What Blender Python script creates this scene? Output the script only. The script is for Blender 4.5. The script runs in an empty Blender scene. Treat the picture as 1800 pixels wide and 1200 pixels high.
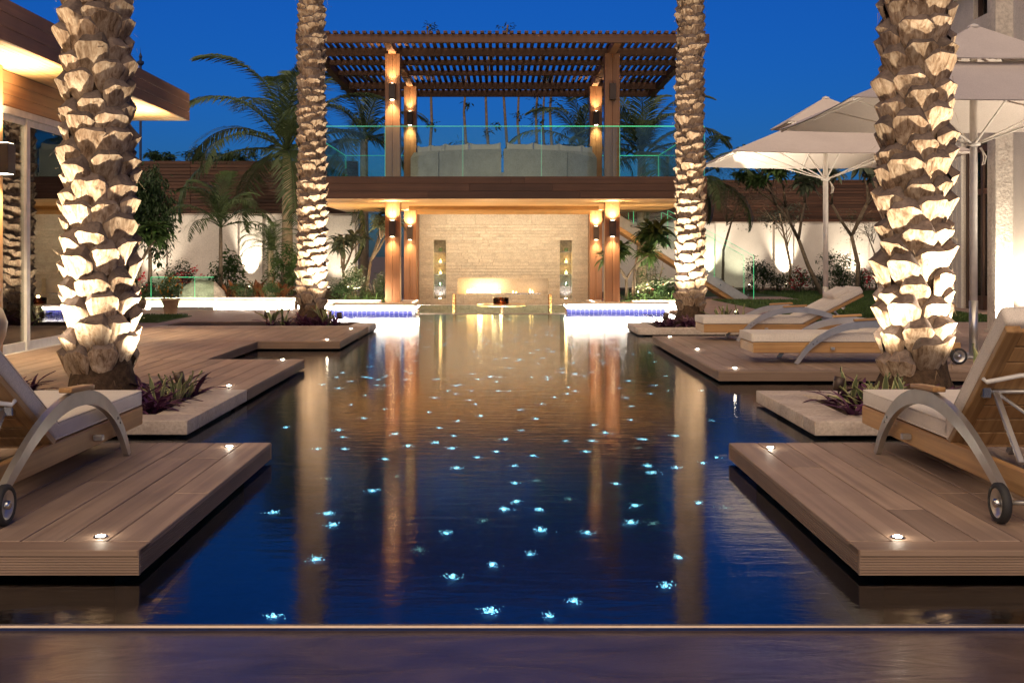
import bpy, bmesh, math, random
from mathutils import Vector, Matrix, Euler

R = math.radians
rng = random.Random(7)
sc = bpy.context.scene
col = sc.collection

# ------------------------------------------------------------------ camera, sky, fill light, exposure
CAMZ = 1.27
cam_d = bpy.data.cameras.new('camera')
cam = bpy.data.objects.new('camera', cam_d); col.objects.link(cam)
cam.location = (0, 0, CAMZ); cam.rotation_euler = (R(90), 0, 0)
cam_d.sensor_width = 36; cam_d.lens = 40
cam_d.shift_x = 0.010; cam_d.shift_y = -0.0833
cam_d.clip_start = 0.05; cam_d.clip_end = 3000
sc.camera = cam

world = bpy.data.worlds.new('World'); sc.world = world; world.use_nodes = True
wn = world.node_tree.nodes; wl = world.node_tree.links
bg = wn['Background']
sky = wn.new('ShaderNodeTexSky'); sky.sky_type = 'NISHITA'; sky.sun_disc = False
sky.sun_elevation = R(4); sky.sun_rotation = R(180); sky.altitude = 0
sky.air_density = 1.0; sky.dust_density = 0.6; sky.ozone_density = 6.0
tint = wn.new('ShaderNodeMix'); tint.data_type = 'RGBA'; tint.blend_type = 'MULTIPLY'
tint.inputs['Factor'].default_value = 1.0
tint.inputs[7].default_value = (0.40, 0.60, 1.0, 1)
wl.new(sky.outputs['Color'], tint.inputs[6])
wl.new(tint.outputs[2], bg.inputs['Color'])
bg.inputs['Strength'].default_value = 0.088

sun_d = bpy.data.lights.new('afterglow_sun', 'SUN')
sun = bpy.data.objects.new('afterglow_sun', sun_d); col.objects.link(sun)
sun_d.energy = 1.6; sun_d.angle = R(70); sun_d.color = (1.0, 0.74, 0.45)
sun.rotation_euler = (R(46), 0, R(-14))        # from behind the camera, high afterglow

sc.view_settings.view_transform = 'Standard'
sc.view_settings.look = 'None'
sc.view_settings.exposure = 1.0
sc.view_settings.gamma = 1.0
sc.view_settings.use_curve_mapping = False
sc.cycles.use_denoising = True
sc.cycles.use_adaptive_sampling = True
sc.cycles.adaptive_threshold = 0.02
sc.cycles.max_bounces = 10
sc.cycles.glossy_bounces = 4
sc.cycles.transmission_bounces = 8
sc.cycles.transparent_max_bounces = 16
sc.cycles.sample_clamp_indirect = 4.0
sc.cycles.blur_glossy = 0.5

# ------------------------------------------------------------------ helpers
def at(px, py, Y):
    """photo pixel at a known distance -> place in metres"""
    return Vector(((px - 882) / 2000 * Y, Y, CAMZ - (py - 450) / 2000 * Y))

MATS = {}
def new_mat(name):
    m = bpy.data.materials.new(name); m.use_nodes = True
    n = m.node_tree.nodes; l = m.node_tree.links
    b = n['Principled BSDF']
    MATS[name] = m
    return m, n, l, b

def noise(n, l, vec, scale, detail=4, rough=0.55, dist=0.0):
    t = n.new('ShaderNodeTexNoise'); t.inputs['Scale'].default_value = scale
    t.inputs['Detail'].default_value = detail; t.inputs['Roughness'].default_value = rough
    t.inputs['Distortion'].default_value = dist
    l.new(vec, t.inputs['Vector']); return t

def coords(n, l, scale=(1, 1, 1), kind='Object', shift=True):
    tc = n.new('ShaderNodeTexCoord'); mp = n.new('ShaderNodeMapping')
    mp.inputs['Scale'].default_value = scale
    l.new(tc.outputs[kind], mp.inputs['Vector'])
    if shift:
        oi = n.new('ShaderNodeObjectInfo'); mu = n.new('ShaderNodeMath'); mu.operation = 'MULTIPLY'
        mu.inputs[1].default_value = 37.0
        l.new(oi.outputs['Random'], mu.inputs[0])
        cx = n.new('ShaderNodeCombineXYZ')
        for i in range(3): l.new(mu.outputs[0], cx.inputs[i])
        l.new(cx.outputs[0], mp.inputs['Location'])
    return mp.outputs['Vector']

def ramp(n, l, fac, stops):
    r = n.new('ShaderNodeValToRGB'); e = r.color_ramp.elements
    while len(e) < len(stops): e.new(0.5)
    for el, (p, c) in zip(e, stops):
        el.position = p; el.color = (c[0], c[1], c[2], 1)
    l.new(fac, r.inputs['Fac']); return r

def bump(n, l, b, height, strength=0.3, dist=0.02):
    u = n.new('ShaderNodeBump'); u.inputs['Strength'].default_value = strength
    u.inputs['Distance'].default_value = dist
    l.new(height, u.inputs['Height']); l.new(u.outputs['Normal'], b.inputs['Normal']); return u

def obj_var(n, l, color_out, amount=0.25):
    """per piece brightness variation"""
    oi = n.new('ShaderNodeObjectInfo'); mr = n.new('ShaderNodeMapRange')
    mr.inputs['To Min'].default_value = 1 - amount; mr.inputs['To Max'].default_value = 1 + amount
    l.new(oi.outputs['Random'], mr.inputs['Value'])
    hs = n.new('ShaderNodeHueSaturation'); l.new(mr.outputs['Result'], hs.inputs['Value'])
    l.new(color_out, hs.inputs['Color']); return hs.outputs['Color']

def grain_mat(name, dark, light, axis=1, scale=6.0, rough=0.55, var=0.22, bmp=0.25, stretch=14.0, spec=0.3):
    """wood: long streaks along one axis"""
    m, n, l, b = new_mat(name)
    s = [scale * stretch / 3] * 3; s[axis] = scale / stretch
    v = coords(n, l, tuple(s))
    t = noise(n, l, v, 1.0, 6, 0.6, 0.6)
    r = ramp(n, l, t.outputs['Fac'], [(0.28, dark), (0.72, light)])
    v2 = coords(n, l, (1, 1, 1)); t2 = noise(n, l, v2, 1.7, 3)
    mx = n.new('ShaderNodeMix'); mx.data_type = 'RGBA'; mx.blend_type = 'MULTIPLY'
    mx.inputs['Factor'].default_value = 0.5
    r2 = ramp(n, l, t2.outputs['Fac'], [(0.3, (0.6, 0.6, 0.6)), (0.7, (1.15, 1.12, 1.1))])
    l.new(r.outputs['Color'], mx.inputs[6]); l.new(r2.outputs['Color'], mx.inputs[7])
    l.new(obj_var(n, l, mx.outputs[2], var), b.inputs['Base Color'])
    rr = n.new('ShaderNodeMapRange'); rr.inputs['To Min'].default_value = rough - 0.1; rr.inputs['To Max'].default_value = rough + 0.15
    l.new(t.outputs['Fac'], rr.inputs['Value']); l.new(rr.outputs['Result'], b.inputs['Roughness'])
    b.inputs['Specular IOR Level'].default_value = spec
    bump(n, l, b, t.outputs['Fac'], bmp, 0.004)
    return m

def mottled(name, c1, c2, scale=5.0, rough=0.7, bmp=0.2, dist=0.01, detail=6, spec=0.3, var=0.0, fine=None):
    m, n, l, b = new_mat(name)
    v = coords(n, l)
    t = noise(n, l, v, scale, detail, 0.62)
    r = ramp(n, l, t.outputs['Fac'], [(0.3, c1), (0.7, c2)])
    c = r.outputs['Color']
    if fine:
        t3 = noise(n, l, v, fine, 3, 0.6)
        r3 = ramp(n, l, t3.outputs['Fac'], [(0.35, (0.72, 0.72, 0.72)), (0.6, (1.1, 1.1, 1.1))])
        mx = n.new('ShaderNodeMix'); mx.data_type = 'RGBA'; mx.blend_type = 'MULTIPLY'; mx.inputs['Factor'].default_value = 0.7
        l.new(c, mx.inputs[6]); l.new(r3.outputs['Color'], mx.inputs[7]); c = mx.outputs[2]
        h = t3.outputs['Fac']
    else:
        h = t.outputs['Fac']
    if var: c = obj_var(n, l, c, var)
    l.new(c, b.inputs['Base Color'])
    b.inputs['Roughness'].default_value = rough; b.inputs['Specular IOR Level'].default_value = spec
    if bmp: bump(n, l, b, h, bmp, dist)
    return m

def plain(name, c, rough=0.5, metal=0.0, spec=0.5):
    m, n, l, b = new_mat(name)
    v = coords(n, l); t = noise(n, l, v, 9.0, 4)
    r = ramp(n, l, t.outputs['Fac'], [(0.25, tuple(x * 0.85 for x in c)), (0.75, tuple(min(1, x * 1.1) for x in c))])
    l.new(r.outputs['Color'], b.inputs['Base Color'])
    b.inputs['Roughness'].default_value = rough; b.inputs['Metallic'].default_value = metal
    b.inputs['Specular IOR Level'].default_value = spec
    return m

def emit(name, c, s):
    m, n, l, b = new_mat(name)
    b.inputs['Base Color'].default_value = (*c, 1)
    b.inputs['Emission Color'].default_value = (*c, 1); b.inputs['Emission Strength'].default_value = s
    return m

def leaf_mat(name, c1, c2, trans=0.25, var=0.25, rough=0.45):
    m, n, l, b = new_mat(name)
    v = coords(n, l); t = noise(n, l, v, 2.3, 3)
    r = ramp(n, l, t.outputs['Fac'], [(0.3, c1), (0.7, c2)])
    c = obj_var(n, l, r.outputs['Color'], var)
    l.new(c, b.inputs['Base Color']); b.inputs['Roughness'].default_value = rough
    b.inputs['Specular IOR Level'].default_value = 0.35
    tr = n.new('ShaderNodeBsdfTranslucent'); l.new(c, tr.inputs['Color'])
    ms = n.new('ShaderNodeMixShader'); ms.inputs[0].default_value = trans
    l.new(b.outputs[0], ms.inputs[1]); l.new(tr.outputs[0], ms.inputs[2])
    l.new(ms.outputs[0], n['Material Output'].inputs['Surface'])
    return m

class MB:
    def __init__(s): s.v = []; s.f = []
    def add(s, vs, fs):
        k = len(s.v); s.v += [tuple(p) for p in vs]; s.f += [tuple(i + k for i in f) for f in fs]; return s
    def box(s, a, b):
        (x0, y0, z0), (x1, y1, z1) = a, b
        return s.add([(x0,y0,z0),(x1,y0,z0),(x1,y1,z0),(x0,y1,z0),(x0,y0,z1),(x1,y0,z1),(x1,y1,z1),(x0,y1,z1)],
                     [(0,3,2,1),(4,5,6,7),(0,1,5,4),(1,2,6,5),(2,3,7,6),(3,0,4,7)])
    def tube(s, pts, rad, n=8, caps=True):
        pts = [Vector(p) for p in pts]; k = len(s.v); m = len(pts)
        if not hasattr(rad, '__len__'): rad = [rad] * m
        ref = None
        for i, p in enumerate(pts):
            d = (pts[min(i + 1, m - 1)] - pts[max(i - 1, 0)]).normalized()
            if ref is None: ref = Vector((0, 0, 1)) if abs(d.z) < 0.9 else Vector((1, 0, 0))
            u = d.cross(ref)
            if u.length < 1e-4: u = d.orthogonal()
            u.normalize(); w = u.cross(d).normalized(); ref = w
            for j in range(n):
                a = 2 * math.pi * j / n
                s.v.append(tuple(p + u * math.cos(a) * rad[i] + w * math.sin(a) * rad[i]))
        for i in range(m - 1):
            for j in range(n):
                q = (j + 1) % n
                s.f.append((k + i*n + j, k + i*n + q, k + (i+1)*n + q, k + (i+1)*n + j))
        if caps:
            s.f.append(tuple(k + j for j in range(n))[::-1]); s.f.append(tuple(k + (m-1)*n + j for j in range(n)))
        return s
    def lathe(s, prof, n=16, c=(0, 0, 0)):
        k = len(s.v); m = len(prof)
        for r, z in prof:
            for j in range(n):
                a = 2 * math.pi * j / n
                s.v.append((c[0] + r * math.cos(a), c[1] + r * math.sin(a), c[2] + z))
        for i in range(m - 1):
            for j in range(n):
                q = (j + 1) % n
                s.f.append((k + i*n + j, k + i*n + q, k + (i+1)*n + q, k + (i+1)*n + j))
        s.f.append(tuple(k + j for j in range(n))[::-1]); s.f.append(tuple(k + (m-1)*n + j for j in range(n)))
        return s
    def xf(s, M):
        s.v = [tuple(M @ Vector(p)) for p in s.v]; return s
    def mesh(s, name, smooth=False):
        me = bpy.data.meshes.new(name); me.from_pydata(s.v, [], s.f); me.update()
        if smooth: me.polygons.foreach_set('use_smooth', [True] * len(me.polygons))
        return me
    def build(s, name, mat, parent=None, smooth=False):
        """verts are given in the parent's frame (parents are unrotated here) in world metres"""
        if parent is not None:
            w = wloc(parent)
            s.v = [(p[0] - w[0], p[1] - w[1], p[2] - w[2]) for p in s.v]
        return link(name, s.mesh(name, smooth), mat, parent)

def wloc(o):
    w = Vector((0, 0, 0))
    while o is not None: w = w + Vector(o.location); o = o.parent
    return w

def link(name, me, mat, parent=None, loc=None, rot=None, scale=None):
    o = bpy.data.objects.new(name, me); col.objects.link(o)
    if mat is not None and len(me.materials) == 0: me.materials.append(MATS[mat] if isinstance(mat, str) else mat)
    if parent is not None: o.parent = parent
    if loc is not None: o.location = loc
    if rot is not None: o.rotation_euler = rot
    if scale is not None: o.scale = scale
    return o

def tag(o, label=None, cat=None, group=None, kind=None):
    if label: o['label'] = label
    if cat: o['category'] = cat
    if group: o['group'] = group
    if kind: o['kind'] = kind
    return o

def empty(name, loc=(0, 0, 0), label=None, cat=None, group=None, kind=None, rz=0):
    o = bpy.data.objects.new(name, None); col.objects.link(o); o.location = loc
    o.rotation_euler = (0, 0, rz); o.empty_display_size = 0.2
    return tag(o, label, cat, group, kind)

def copy_tree(o, parent=None):
    c = o.copy(); col.objects.link(c); c.parent = parent
    for ch in o.children: copy_tree(ch, c)
    return c

_bb = {}
def bbox_mesh(sx, sy, sz, bev, seg=1):
    """bevelled box centred on the origin, shared between alike pieces"""
    key = (round(sx, 3), round(sy, 3), round(sz, 3), bev, seg)
    if key in _bb: return _bb[key]
    bm = bmesh.new(); bmesh.ops.create_cube(bm, size=1.0)
    for v in bm.verts: v.co = Vector((v.co.x * sx, v.co.y * sy, v.co.z * sz))
    bmesh.ops.bevel(bm, geom=bm.edges[:], offset=bev, segments=seg, profile=0.6, affect='EDGES')
    me = bpy.data.meshes.new('piece'); bm.to_mesh(me); bm.free()
    if seg > 1: me.polygons.foreach_set('use_smooth', [True] * len(me.polygons))
    _bb[key] = me; return me

def bbox(name, a, b, mat, parent=None, bev=0.004, seg=1, shared=True):
    """bevelled box between two world corners, as one object"""
    c = [(a[i] + b[i]) / 2 for i in range(3)]; s = [abs(b[i] - a[i]) for i in range(3)]
    me = bbox_mesh(*s, bev, seg)
    if me.materials and me.materials[0] is not (MATS[mat]):
        me = me.copy(); me.materials.clear()
    w = wloc(parent) if parent is not None else Vector((0, 0, 0))
    return link(name, me, mat, parent, Vector(c) - w)

def lamp(name, kind, loc, power, color, parent=None, target=None, spot=60, blend=0.5, size=0.05, sx=None, sy=None):
    d = bpy.data.lights.new(name, kind); d.energy = power; d.color = color
    if kind == 'SPOT': d.spot_size = R(spot); d.spot_blend = blend; d.shadow_soft_size = size
    elif kind == 'POINT': d.shadow_soft_size = size
    elif kind == 'AREA': d.shape = 'RECTANGLE'; d.size = sx; d.size_y = sy
    o = bpy.data.objects.new(name, d); col.objects.link(o)
    if parent is not None:
        o.parent = parent; o.location = Vector(loc) - wloc(parent)
    else: o.location = loc
    if target is not None:
        o.rotation_euler = (Vector(target) - Vector(loc)).to_track_quat('-Z', 'Y').to_euler()
    return o

WARM = (1.0, 0.76, 0.46)
WARMW = (1.0, 0.86, 0.66)

# ------------------------------------------------------------------ materials
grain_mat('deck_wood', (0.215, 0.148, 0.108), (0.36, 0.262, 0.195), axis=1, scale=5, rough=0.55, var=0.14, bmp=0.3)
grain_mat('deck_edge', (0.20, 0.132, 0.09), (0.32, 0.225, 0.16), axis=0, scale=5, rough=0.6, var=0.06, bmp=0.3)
grain_mat('teak', (0.26, 0.135, 0.05), (0.50, 0.30, 0.13), axis=0, scale=7, rough=0.45, var=0.18)
grain_mat('ipe', (0.055, 0.026, 0.015), (0.115, 0.054, 0.031), axis=0, scale=3, rough=0.5, var=0.2)
grain_mat('ipe_y', (0.06, 0.028, 0.016), (0.13, 0.06, 0.034), axis=1, scale=3, rough=0.5, var=0.2)
grain_mat('column_wood', (0.20, 0.085, 0.036), (0.34, 0.16, 0.075), axis=2, scale=4, rough=0.4, var=0.08, spec=0.4)
grain_mat('soffit_wood', (0.46, 0.25, 0.085), (0.68, 0.42, 0.17), axis=0, scale=3, rough=0.42, var=0.14)
grain_mat('roof_soffit_wood', (0.42, 0.24, 0.09), (0.62, 0.40, 0.18), axis=1, scale=3, rough=0.4, var=0.08)
grain_mat('fascia_wood', (0.13, 0.060, 0.032), (0.24, 0.115, 0.06), axis=1, scale=3, rough=0.5, var=0.08)
grain_mat('roof_soffit_wood_v', (0.30, 0.15, 0.06), (0.46, 0.27, 0.12), axis=2, scale=3, rough=0.4, var=0.08)
grain_mat('wall_board_wood', (0.26, 0.13, 0.055), (0.44, 0.24, 0.11), axis=1, scale=3, rough=0.45, var=0.08)
grain_mat('fence_wood', (0.040, 0.018, 0.010), (0.085, 0.038, 0.022), axis=0, scale=2, rough=0.6, var=0.25)
mottled('limestone', (0.36, 0.29, 0.24), (0.52, 0.44, 0.37), 4.0, 0.6, 0.25, 0.006, fine=42)
mottled('limestone_warm', (0.52, 0.46, 0.37), (0.62, 0.56, 0.46), 3.0, 0.7, 0.15, 0.006, fine=30)
mottled('ledger_stone', (0.50, 0.44, 0.35), (0.66, 0.60, 0.49), 7.0, 0.8, 0.4, 0.008, var=0.09, fine=36)
mottled('plaster', (0.60, 0.55, 0.49), (0.70, 0.65, 0.58), 1.6, 0.8, 0.12, 0.004, fine=60)
mottled('rough_plaster', (0.42, 0.37, 0.32), (0.60, 0.55, 0.48), 5.0, 0.85, 0.6, 0.02, fine=25)
mottled('paving', (0.26, 0.18, 0.14), (0.36, 0.26, 0.21), 2.5, 0.6, 0.2, 0.006, fine=40)
mottled('tower_silhouette', (0.02, 0.03, 0.06), (0.03, 0.04, 0.08), 2, 0.9, 0.1)  # dusk silhouette of the tower put into its dark blue colour
mottled('soil', (0.030, 0.018, 0.012), (0.085, 0.052, 0.034), 14, 0.95, 0.9, 0.03)
mottled('boulder', (0.18, 0.15, 0.12), (0.36, 0.31, 0.26), 4, 0.85, 0.7, 0.04, fine=20)
mottled('terracotta', (0.34, 0.21, 0.12), (0.50, 0.34, 0.2), 5, 0.75, 0.3, 0.01)
mottled('ground_earth', (0.07, 0.055, 0.04), (0.13, 0.10, 0.075), 0.7, 0.95, 0.4, 0.03)
mottled('grout', (0.20, 0.19, 0.20), (0.30, 0.29, 0.30), 20, 0.8, 0.1)
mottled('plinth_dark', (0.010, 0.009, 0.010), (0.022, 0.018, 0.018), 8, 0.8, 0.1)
mottled('pool_tile', (0.004, 0.012, 0.055), (0.008, 0.024, 0.10), 3, 0.35, 0.0, fine=24)
mottled('fabric', (0.64, 0.57, 0.49), (0.74, 0.67, 0.58), 3, 0.9, 0.15, 0.002, fine=220)
mottled('canopy_fabric', (0.56, 0.49, 0.45), (0.64, 0.57, 0.52), 1.5, 0.85, 0.1, 0.004, fine=160)
mottled('sofa_weave', (0.46, 0.41, 0.33), (0.60, 0.55, 0.46), 3, 0.8, 0.6, 0.006, fine=55)
mottled('curtain', (0.62, 0.57, 0.50), (0.72, 0.67, 0.60), 2, 0.9, 0.1)
mottled('render_mauve', (0.50, 0.43, 0.37), (0.60, 0.53, 0.46), 1.3, 0.85, 0.15, fine=50)
plain('alu', (0.52, 0.50, 0.47), 0.34, 0.85)
plain('white_metal', (0.72, 0.70, 0.66), 0.4, 0.0)
plain('pole_white', (0.66, 0.61, 0.56), 0.4, 0.0)
plain('steel', (0.50, 0.50, 0.50), 0.22, 1.0)
plain('rubber', (0.018, 0.017, 0.017), 0.7)
plain('bronze', (0.055, 0.035, 0.025), 0.45, 0.3)
plain('lip_metal', (0.30, 0.24, 0.20), 0.16, 0.6)
plain('blue_tile', (0.035, 0.04, 0.17), 0.15, 0.0, 0.7)
plain('table_top', (0.45, 0.30, 0.14), 0.3)
plain('ceramic', (0.26, 0.22, 0.18), 0.35)
plain('dark_wood', (0.06, 0.03, 0.018), 0.45)
emit('led_warm', (1.0, 0.90, 0.76), 40.0)
emit('led_deck', (1.0, 0.90, 0.74), 60.0)
emit('led_sconce', (1.0, 0.82, 0.55), 18.0)
emit('led_added', (1.0, 0.82, 0.55), 3.0)
emit('candle_glow', (1.0, 0.62, 0.22), 7.0)
emit('flame', (1.0, 0.55, 0.18), 9.0)
emit('fibre_tip', (0.30, 0.82, 1.0), 10.0)
emit('star_speck_dim', (0.35, 0.70, 0.62), 1.0)
emit('glass_edge_glow', (0.10, 0.62, 0.36), 0.22)  # weak green emission painted in for lit glass edges; no lamp here
emit('glass_edge_glow_bright', (0.08, 0.70, 0.30), 0.50)  # the same painted-in edge glow, stronger

def glass_mat(name, tint_c, refl=1.0):
    m, n, l, b = new_mat(name); n.remove(b)
    tr = n.new('ShaderNodeBsdfTransparent'); tr.inputs['Color'].default_value = (*tint_c, 1)
    gl = n.new('ShaderNodeBsdfGlossy'); gl.inputs['Roughness'].default_value = 0.01
    fr = n.new('ShaderNodeFresnel'); fr.inputs['IOR'].default_value = 1.5
    mu = n.new('ShaderNodeMath'); mu.operation = 'MULTIPLY'; mu.inputs[1].default_value = refl
    l.new(fr.outputs[0], mu.inputs[0])
    ms = n.new('ShaderNodeMixShader'); l.new(mu.outputs[0], ms.inputs[0])
    l.new(tr.outputs[0], ms.inputs[1]); l.new(gl.outputs[0], ms.inputs[2])
    l.new(ms.outputs[0], n['Material Output'].inputs['Surface'])
    return m
glass_mat('glass', (0.86, 0.965, 0.915), 0.6)
glass_mat('window_glass', (0.80, 0.80, 0.78), 2.0)
glass_mat('lantern_glass', (0.55, 0.28, 0.10), 1.0)
glass_mat('stair_glass', (0.95, 0.99, 0.97), 0.8)
glass_mat('green_glass', (0.80, 0.95, 0.87), 1.0)

def water_mat(name, rough, bs, scale, tint_c):
    m, n, l, b = new_mat(name); n.remove(b)
    tc = n.new('ShaderNodeTexCoord'); mp = n.new('ShaderNodeMapping'); mp.inputs['Scale'].default_value = (0.55, 1.6, 1)
    l.new(tc.outputs['Object'], mp.inputs['Vector'])
    t1 = noise(n, l, mp.outputs[0], scale, 3, 0.5, 0.3)
    t2 = noise(n, l, mp.outputs[0], scale * 5.5, 2, 0.5, 0.2)
    ad = n.new('ShaderNodeMath'); ad.operation = 'MULTIPLY_ADD'; ad.inputs[1].default_value = 0.22
    l.new(t2.outputs['Fac'], ad.inputs[0]); l.new(t1.outputs['Fac'], ad.inputs[2])
    bu = n.new('ShaderNodeBump'); bu.inputs['Strength'].default_value = 1.0; bu.inputs['Distance'].default_value = bs
    l.new(ad.outputs[0], bu.inputs['Height'])
    fr = n.new('ShaderNodeFresnel'); fr.inputs['IOR'].default_value = 1.6
    l.new(bu.outputs[0], fr.inputs['Normal'])
    gl = n.new('ShaderNodeBsdfGlossy'); gl.inputs['Roughness'].default_value = rough; gl.distribution = 'MULTI_GGX'
    l.new(bu.outputs[0], gl.inputs['Normal'])
    rf = n.new('ShaderNodeBsdfRefraction'); rf.inputs['IOR'].default_value = 1.33; rf.inputs['Roughness'].default_value = 0.0
    rf.inputs['Color'].default_value = (*tint_c, 1)
    bu2 = n.new('ShaderNodeBump'); bu2.inputs['Distance'].default_value = bs * 0.12; l.new(ad.outputs[0], bu2.inputs['Height'])
    l.new(bu2.outputs[0], rf.inputs['Normal'])
    ms = n.new('ShaderNodeMixShader'); l.new(fr.outputs[0], ms.inputs[0])
    l.new(rf.outputs[0], ms.inputs[1]); l.new(gl.outputs[0], ms.inputs[2])
    l.new(ms.outputs[0], n['Material Output'].inputs['Surface'])
    return m
water_mat('pool_water', 0.085, 0.0016, 7.0, (0.75, 0.92, 1.0))
m, n, l, b = new_mat('trough_water')
v = coords(n, l, (0.8, 2.2, 1), shift=False); t = noise(n, l, v, 3.0, 6, 0.6, 1.2)
r = ramp(n, l, t.outputs['Fac'], [(0.3, (0.032, 0.022, 0.028)), (0.7, (0.092, 0.062, 0.055))])
l.new(r.outputs['Color'], b.inputs['Base Color']); b.inputs['Roughness'].default_value = 0.26; b.inputs['Specular IOR Level'].default_value = 0.9
bump(n, l, b, t.outputs['Fac'], 0.3, 0.015)

# palm boots: pale where cut, brown fibrous streaks
m, n, l, b = new_mat('palm_boot')
v = coords(n, l, (26, 26, 3.0)); t = noise(n, l, v, 1.0, 7, 0.65, 0.8)
r1 = ramp(n, l, t.outputs['Fac'], [(0.30, (0.085, 0.050, 0.028)), (0.44, (0.30, 0.205, 0.13)), (0.66, (0.54, 0.43, 0.31))])
v2 = coords(n, l, (1, 1, 1)); t2 = noise(n, l, v2, 5.0, 4, 0.6)
r2 = ramp(n, l, t2.outputs['Fac'], [(0.34, (0.5, 0.43, 0.38)), (0.58, (1.1, 1.08, 1.05))])
mx = n.new('ShaderNodeMix'); mx.data_type = 'RGBA'; mx.blend_type = 'MULTIPLY'; mx.inputs['Factor'].default_value = 0.8
l.new(r1.outputs['Color'], mx.inputs[6]); l.new(r2.outputs['Color'], mx.inputs[7])
l.new(obj_var(n, l, mx.outputs[2], 0.22), b.inputs['Base Color'])
b.inputs['Roughness'].default_value = 0.85; b.inputs['Specular IOR Level'].default_value = 0.15
ad = n.new('ShaderNodeMath'); ad.operation = 'ADD'; l.new(t.outputs['Fac'], ad.inputs[0]); l.new(t2.outputs['Fac'], ad.inputs[1])
bump(n, l, b, ad.outputs[0], 0.45, 0.012)
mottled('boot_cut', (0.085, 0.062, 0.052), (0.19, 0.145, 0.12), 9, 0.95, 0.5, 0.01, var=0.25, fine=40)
mottled('palm_fibre', (0.030, 0.018, 0.010), (0.10, 0.060, 0.034), 18, 0.95, 0.9, 0.03)
mottled('fibre_hair', (0.20, 0.13, 0.075), (0.36, 0.25, 0.15), 8, 0.9, 0.0)
mottled('bark', (0.10, 0.075, 0.05), (0.22, 0.17, 0.12), 9, 0.9, 0.5, 0.01)
mottled('bark_pale', (0.26, 0.20, 0.13), (0.42, 0.33, 0.22), 9, 0.85, 0.5, 0.01)
leaf_mat('frond_green', (0.045, 0.075, 0.028), (0.11, 0.15, 0.06))
leaf_mat('frond_dark', (0.020, 0.040, 0.018), (0.05, 0.075, 0.032), 0.2)
leaf_mat('leaf_green', (0.040, 0.085, 0.022), (0.095, 0.155, 0.05))
leaf_mat('leaf_dark', (0.018, 0.042, 0.014), (0.045, 0.080, 0.028), 0.15)
leaf_mat('leaf_grey', (0.075, 0.10, 0.06), (0.14, 0.165, 0.105))
leaf_mat('leaf_purple', (0.045, 0.012, 0.032), (0.11, 0.035, 0.085), 0.2)
leaf_mat('leaf_variegated', (0.05, 0.085, 0.035), (0.22, 0.24, 0.10), 0.15)
leaf_mat('leaf_edge', (0.34, 0.33, 0.14), (0.46, 0.44, 0.22), 0.15)
leaf_mat('leaf_bronze', (0.13, 0.045, 0.018), (0.28, 0.12, 0.05), 0.25)
leaf_mat('blossom_red', (0.42, 0.020, 0.035), (0.62, 0.07, 0.08), 0.3)
leaf_mat('blossom_white', (0.6, 0.56, 0.48), (0.75, 0.72, 0.65), 0.3)
leaf_mat('fruit_orange', (0.55, 0.22, 0.02), (0.72, 0.34, 0.04), 0.1)
leaf_mat('grass_blade', (0.030, 0.060, 0.014), (0.075, 0.125, 0.03), 0.2)
mottled('lawn_base', (0.022, 0.042, 0.012), (0.045, 0.075, 0.02), 6, 0.95, 0.6, 0.02)

# ------------------------------------------------------------------ ground, pool, trough
DT, DB = 0.12, 0.02            # top and underside of the floating decks
def rects(name, rs, z, mat, kind='structure', thick=None):
    mb = MB()
    for (x0, y0, x1, y1) in rs:
        if thick: mb.box((x0, y0, z - thick), (x1, y1, z))
        else: mb.add([(x0, y0, z), (x1, y0, z), (x1, y1, z), (x0, y1, z)], [(0, 1, 2, 3)])
    return tag(mb.build(name, mat), kind=kind)

rects('ground', [(-700, -300, -3.7, 1500), (3.7, -300, 700, 1500), (-3.7, -300, 3.7, 1.6), (-3.7, 32.6, 3.7, 1500)], -0.03, 'ground_earth')
mb = MB()      # pool basin, inside faces
mb.add([(-3.7,3.95,-1.0),(3.7,3.95,-1.0),(3.7,25.3,-1.0),(-3.7,25.3,-1.0)], [(0,1,2,3)])
mb.add([(-3.7,3.95,-1.0),(-3.7,25.3,-1.0),(-3.7,25.3,0.01),(-3.7,3.95,0.01)], [(0,1,2,3)])
mb.add([(3.7,3.95,-1.0),(3.7,25.3,-1.0),(3.7,25.3,0.01),(3.7,3.95,0.01)], [(0,1,2,3)])
mb.add([(-3.7,25.3,-1.0),(3.7,25.3,-1.0),(3.7,25.3,-0.02),(-3.7,25.3,-0.02)], [(0,1,2,3)])
tag(mb.build('pool_basin', 'pool_tile'), kind='structure')
rects('pool_water', [(-3.7, 3.93, 3.7, 25.0)], 0.0, 'pool_water')
rects('trough_water', [(-3.7, 1.6, 3.7, 3.906)], -0.014, 'trough_water')
mb = MB(); mb.box((-3.7, 1.5, -0.9), (3.7, 3.9, -0.6)); mb.box((-3.7, 3.904, -1.0), (3.7, 3.9225, -0.0035)); mb.box((-3.7, 1.5, -0.6), (3.7, 1.6, -0.02))
tag(mb.build('trough_basin', 'pool_tile'), kind='structure')
mb = MB()      # rounded overflow lip
N = 8
for xa, xb in ((-3.7, 3.7),):
    prof = [(3.912 + 0.011 * math.cos(math.pi * k / N), -0.004 + 0.010 * math.sin(math.pi * k / N)) for k in range(N + 1)]
    k0 = len(mb.v)
    for x in (xa, xb): mb.v += [(x, y, z) for y, z in prof]
    for k in range(N): mb.f.append((k0 + k, k0 + k + 1, k0 + N + 2 + k, k0 + N + 1 + k))
tag(mb.build('overflow_lip', 'lip_metal', smooth=True), kind='structure')

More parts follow.
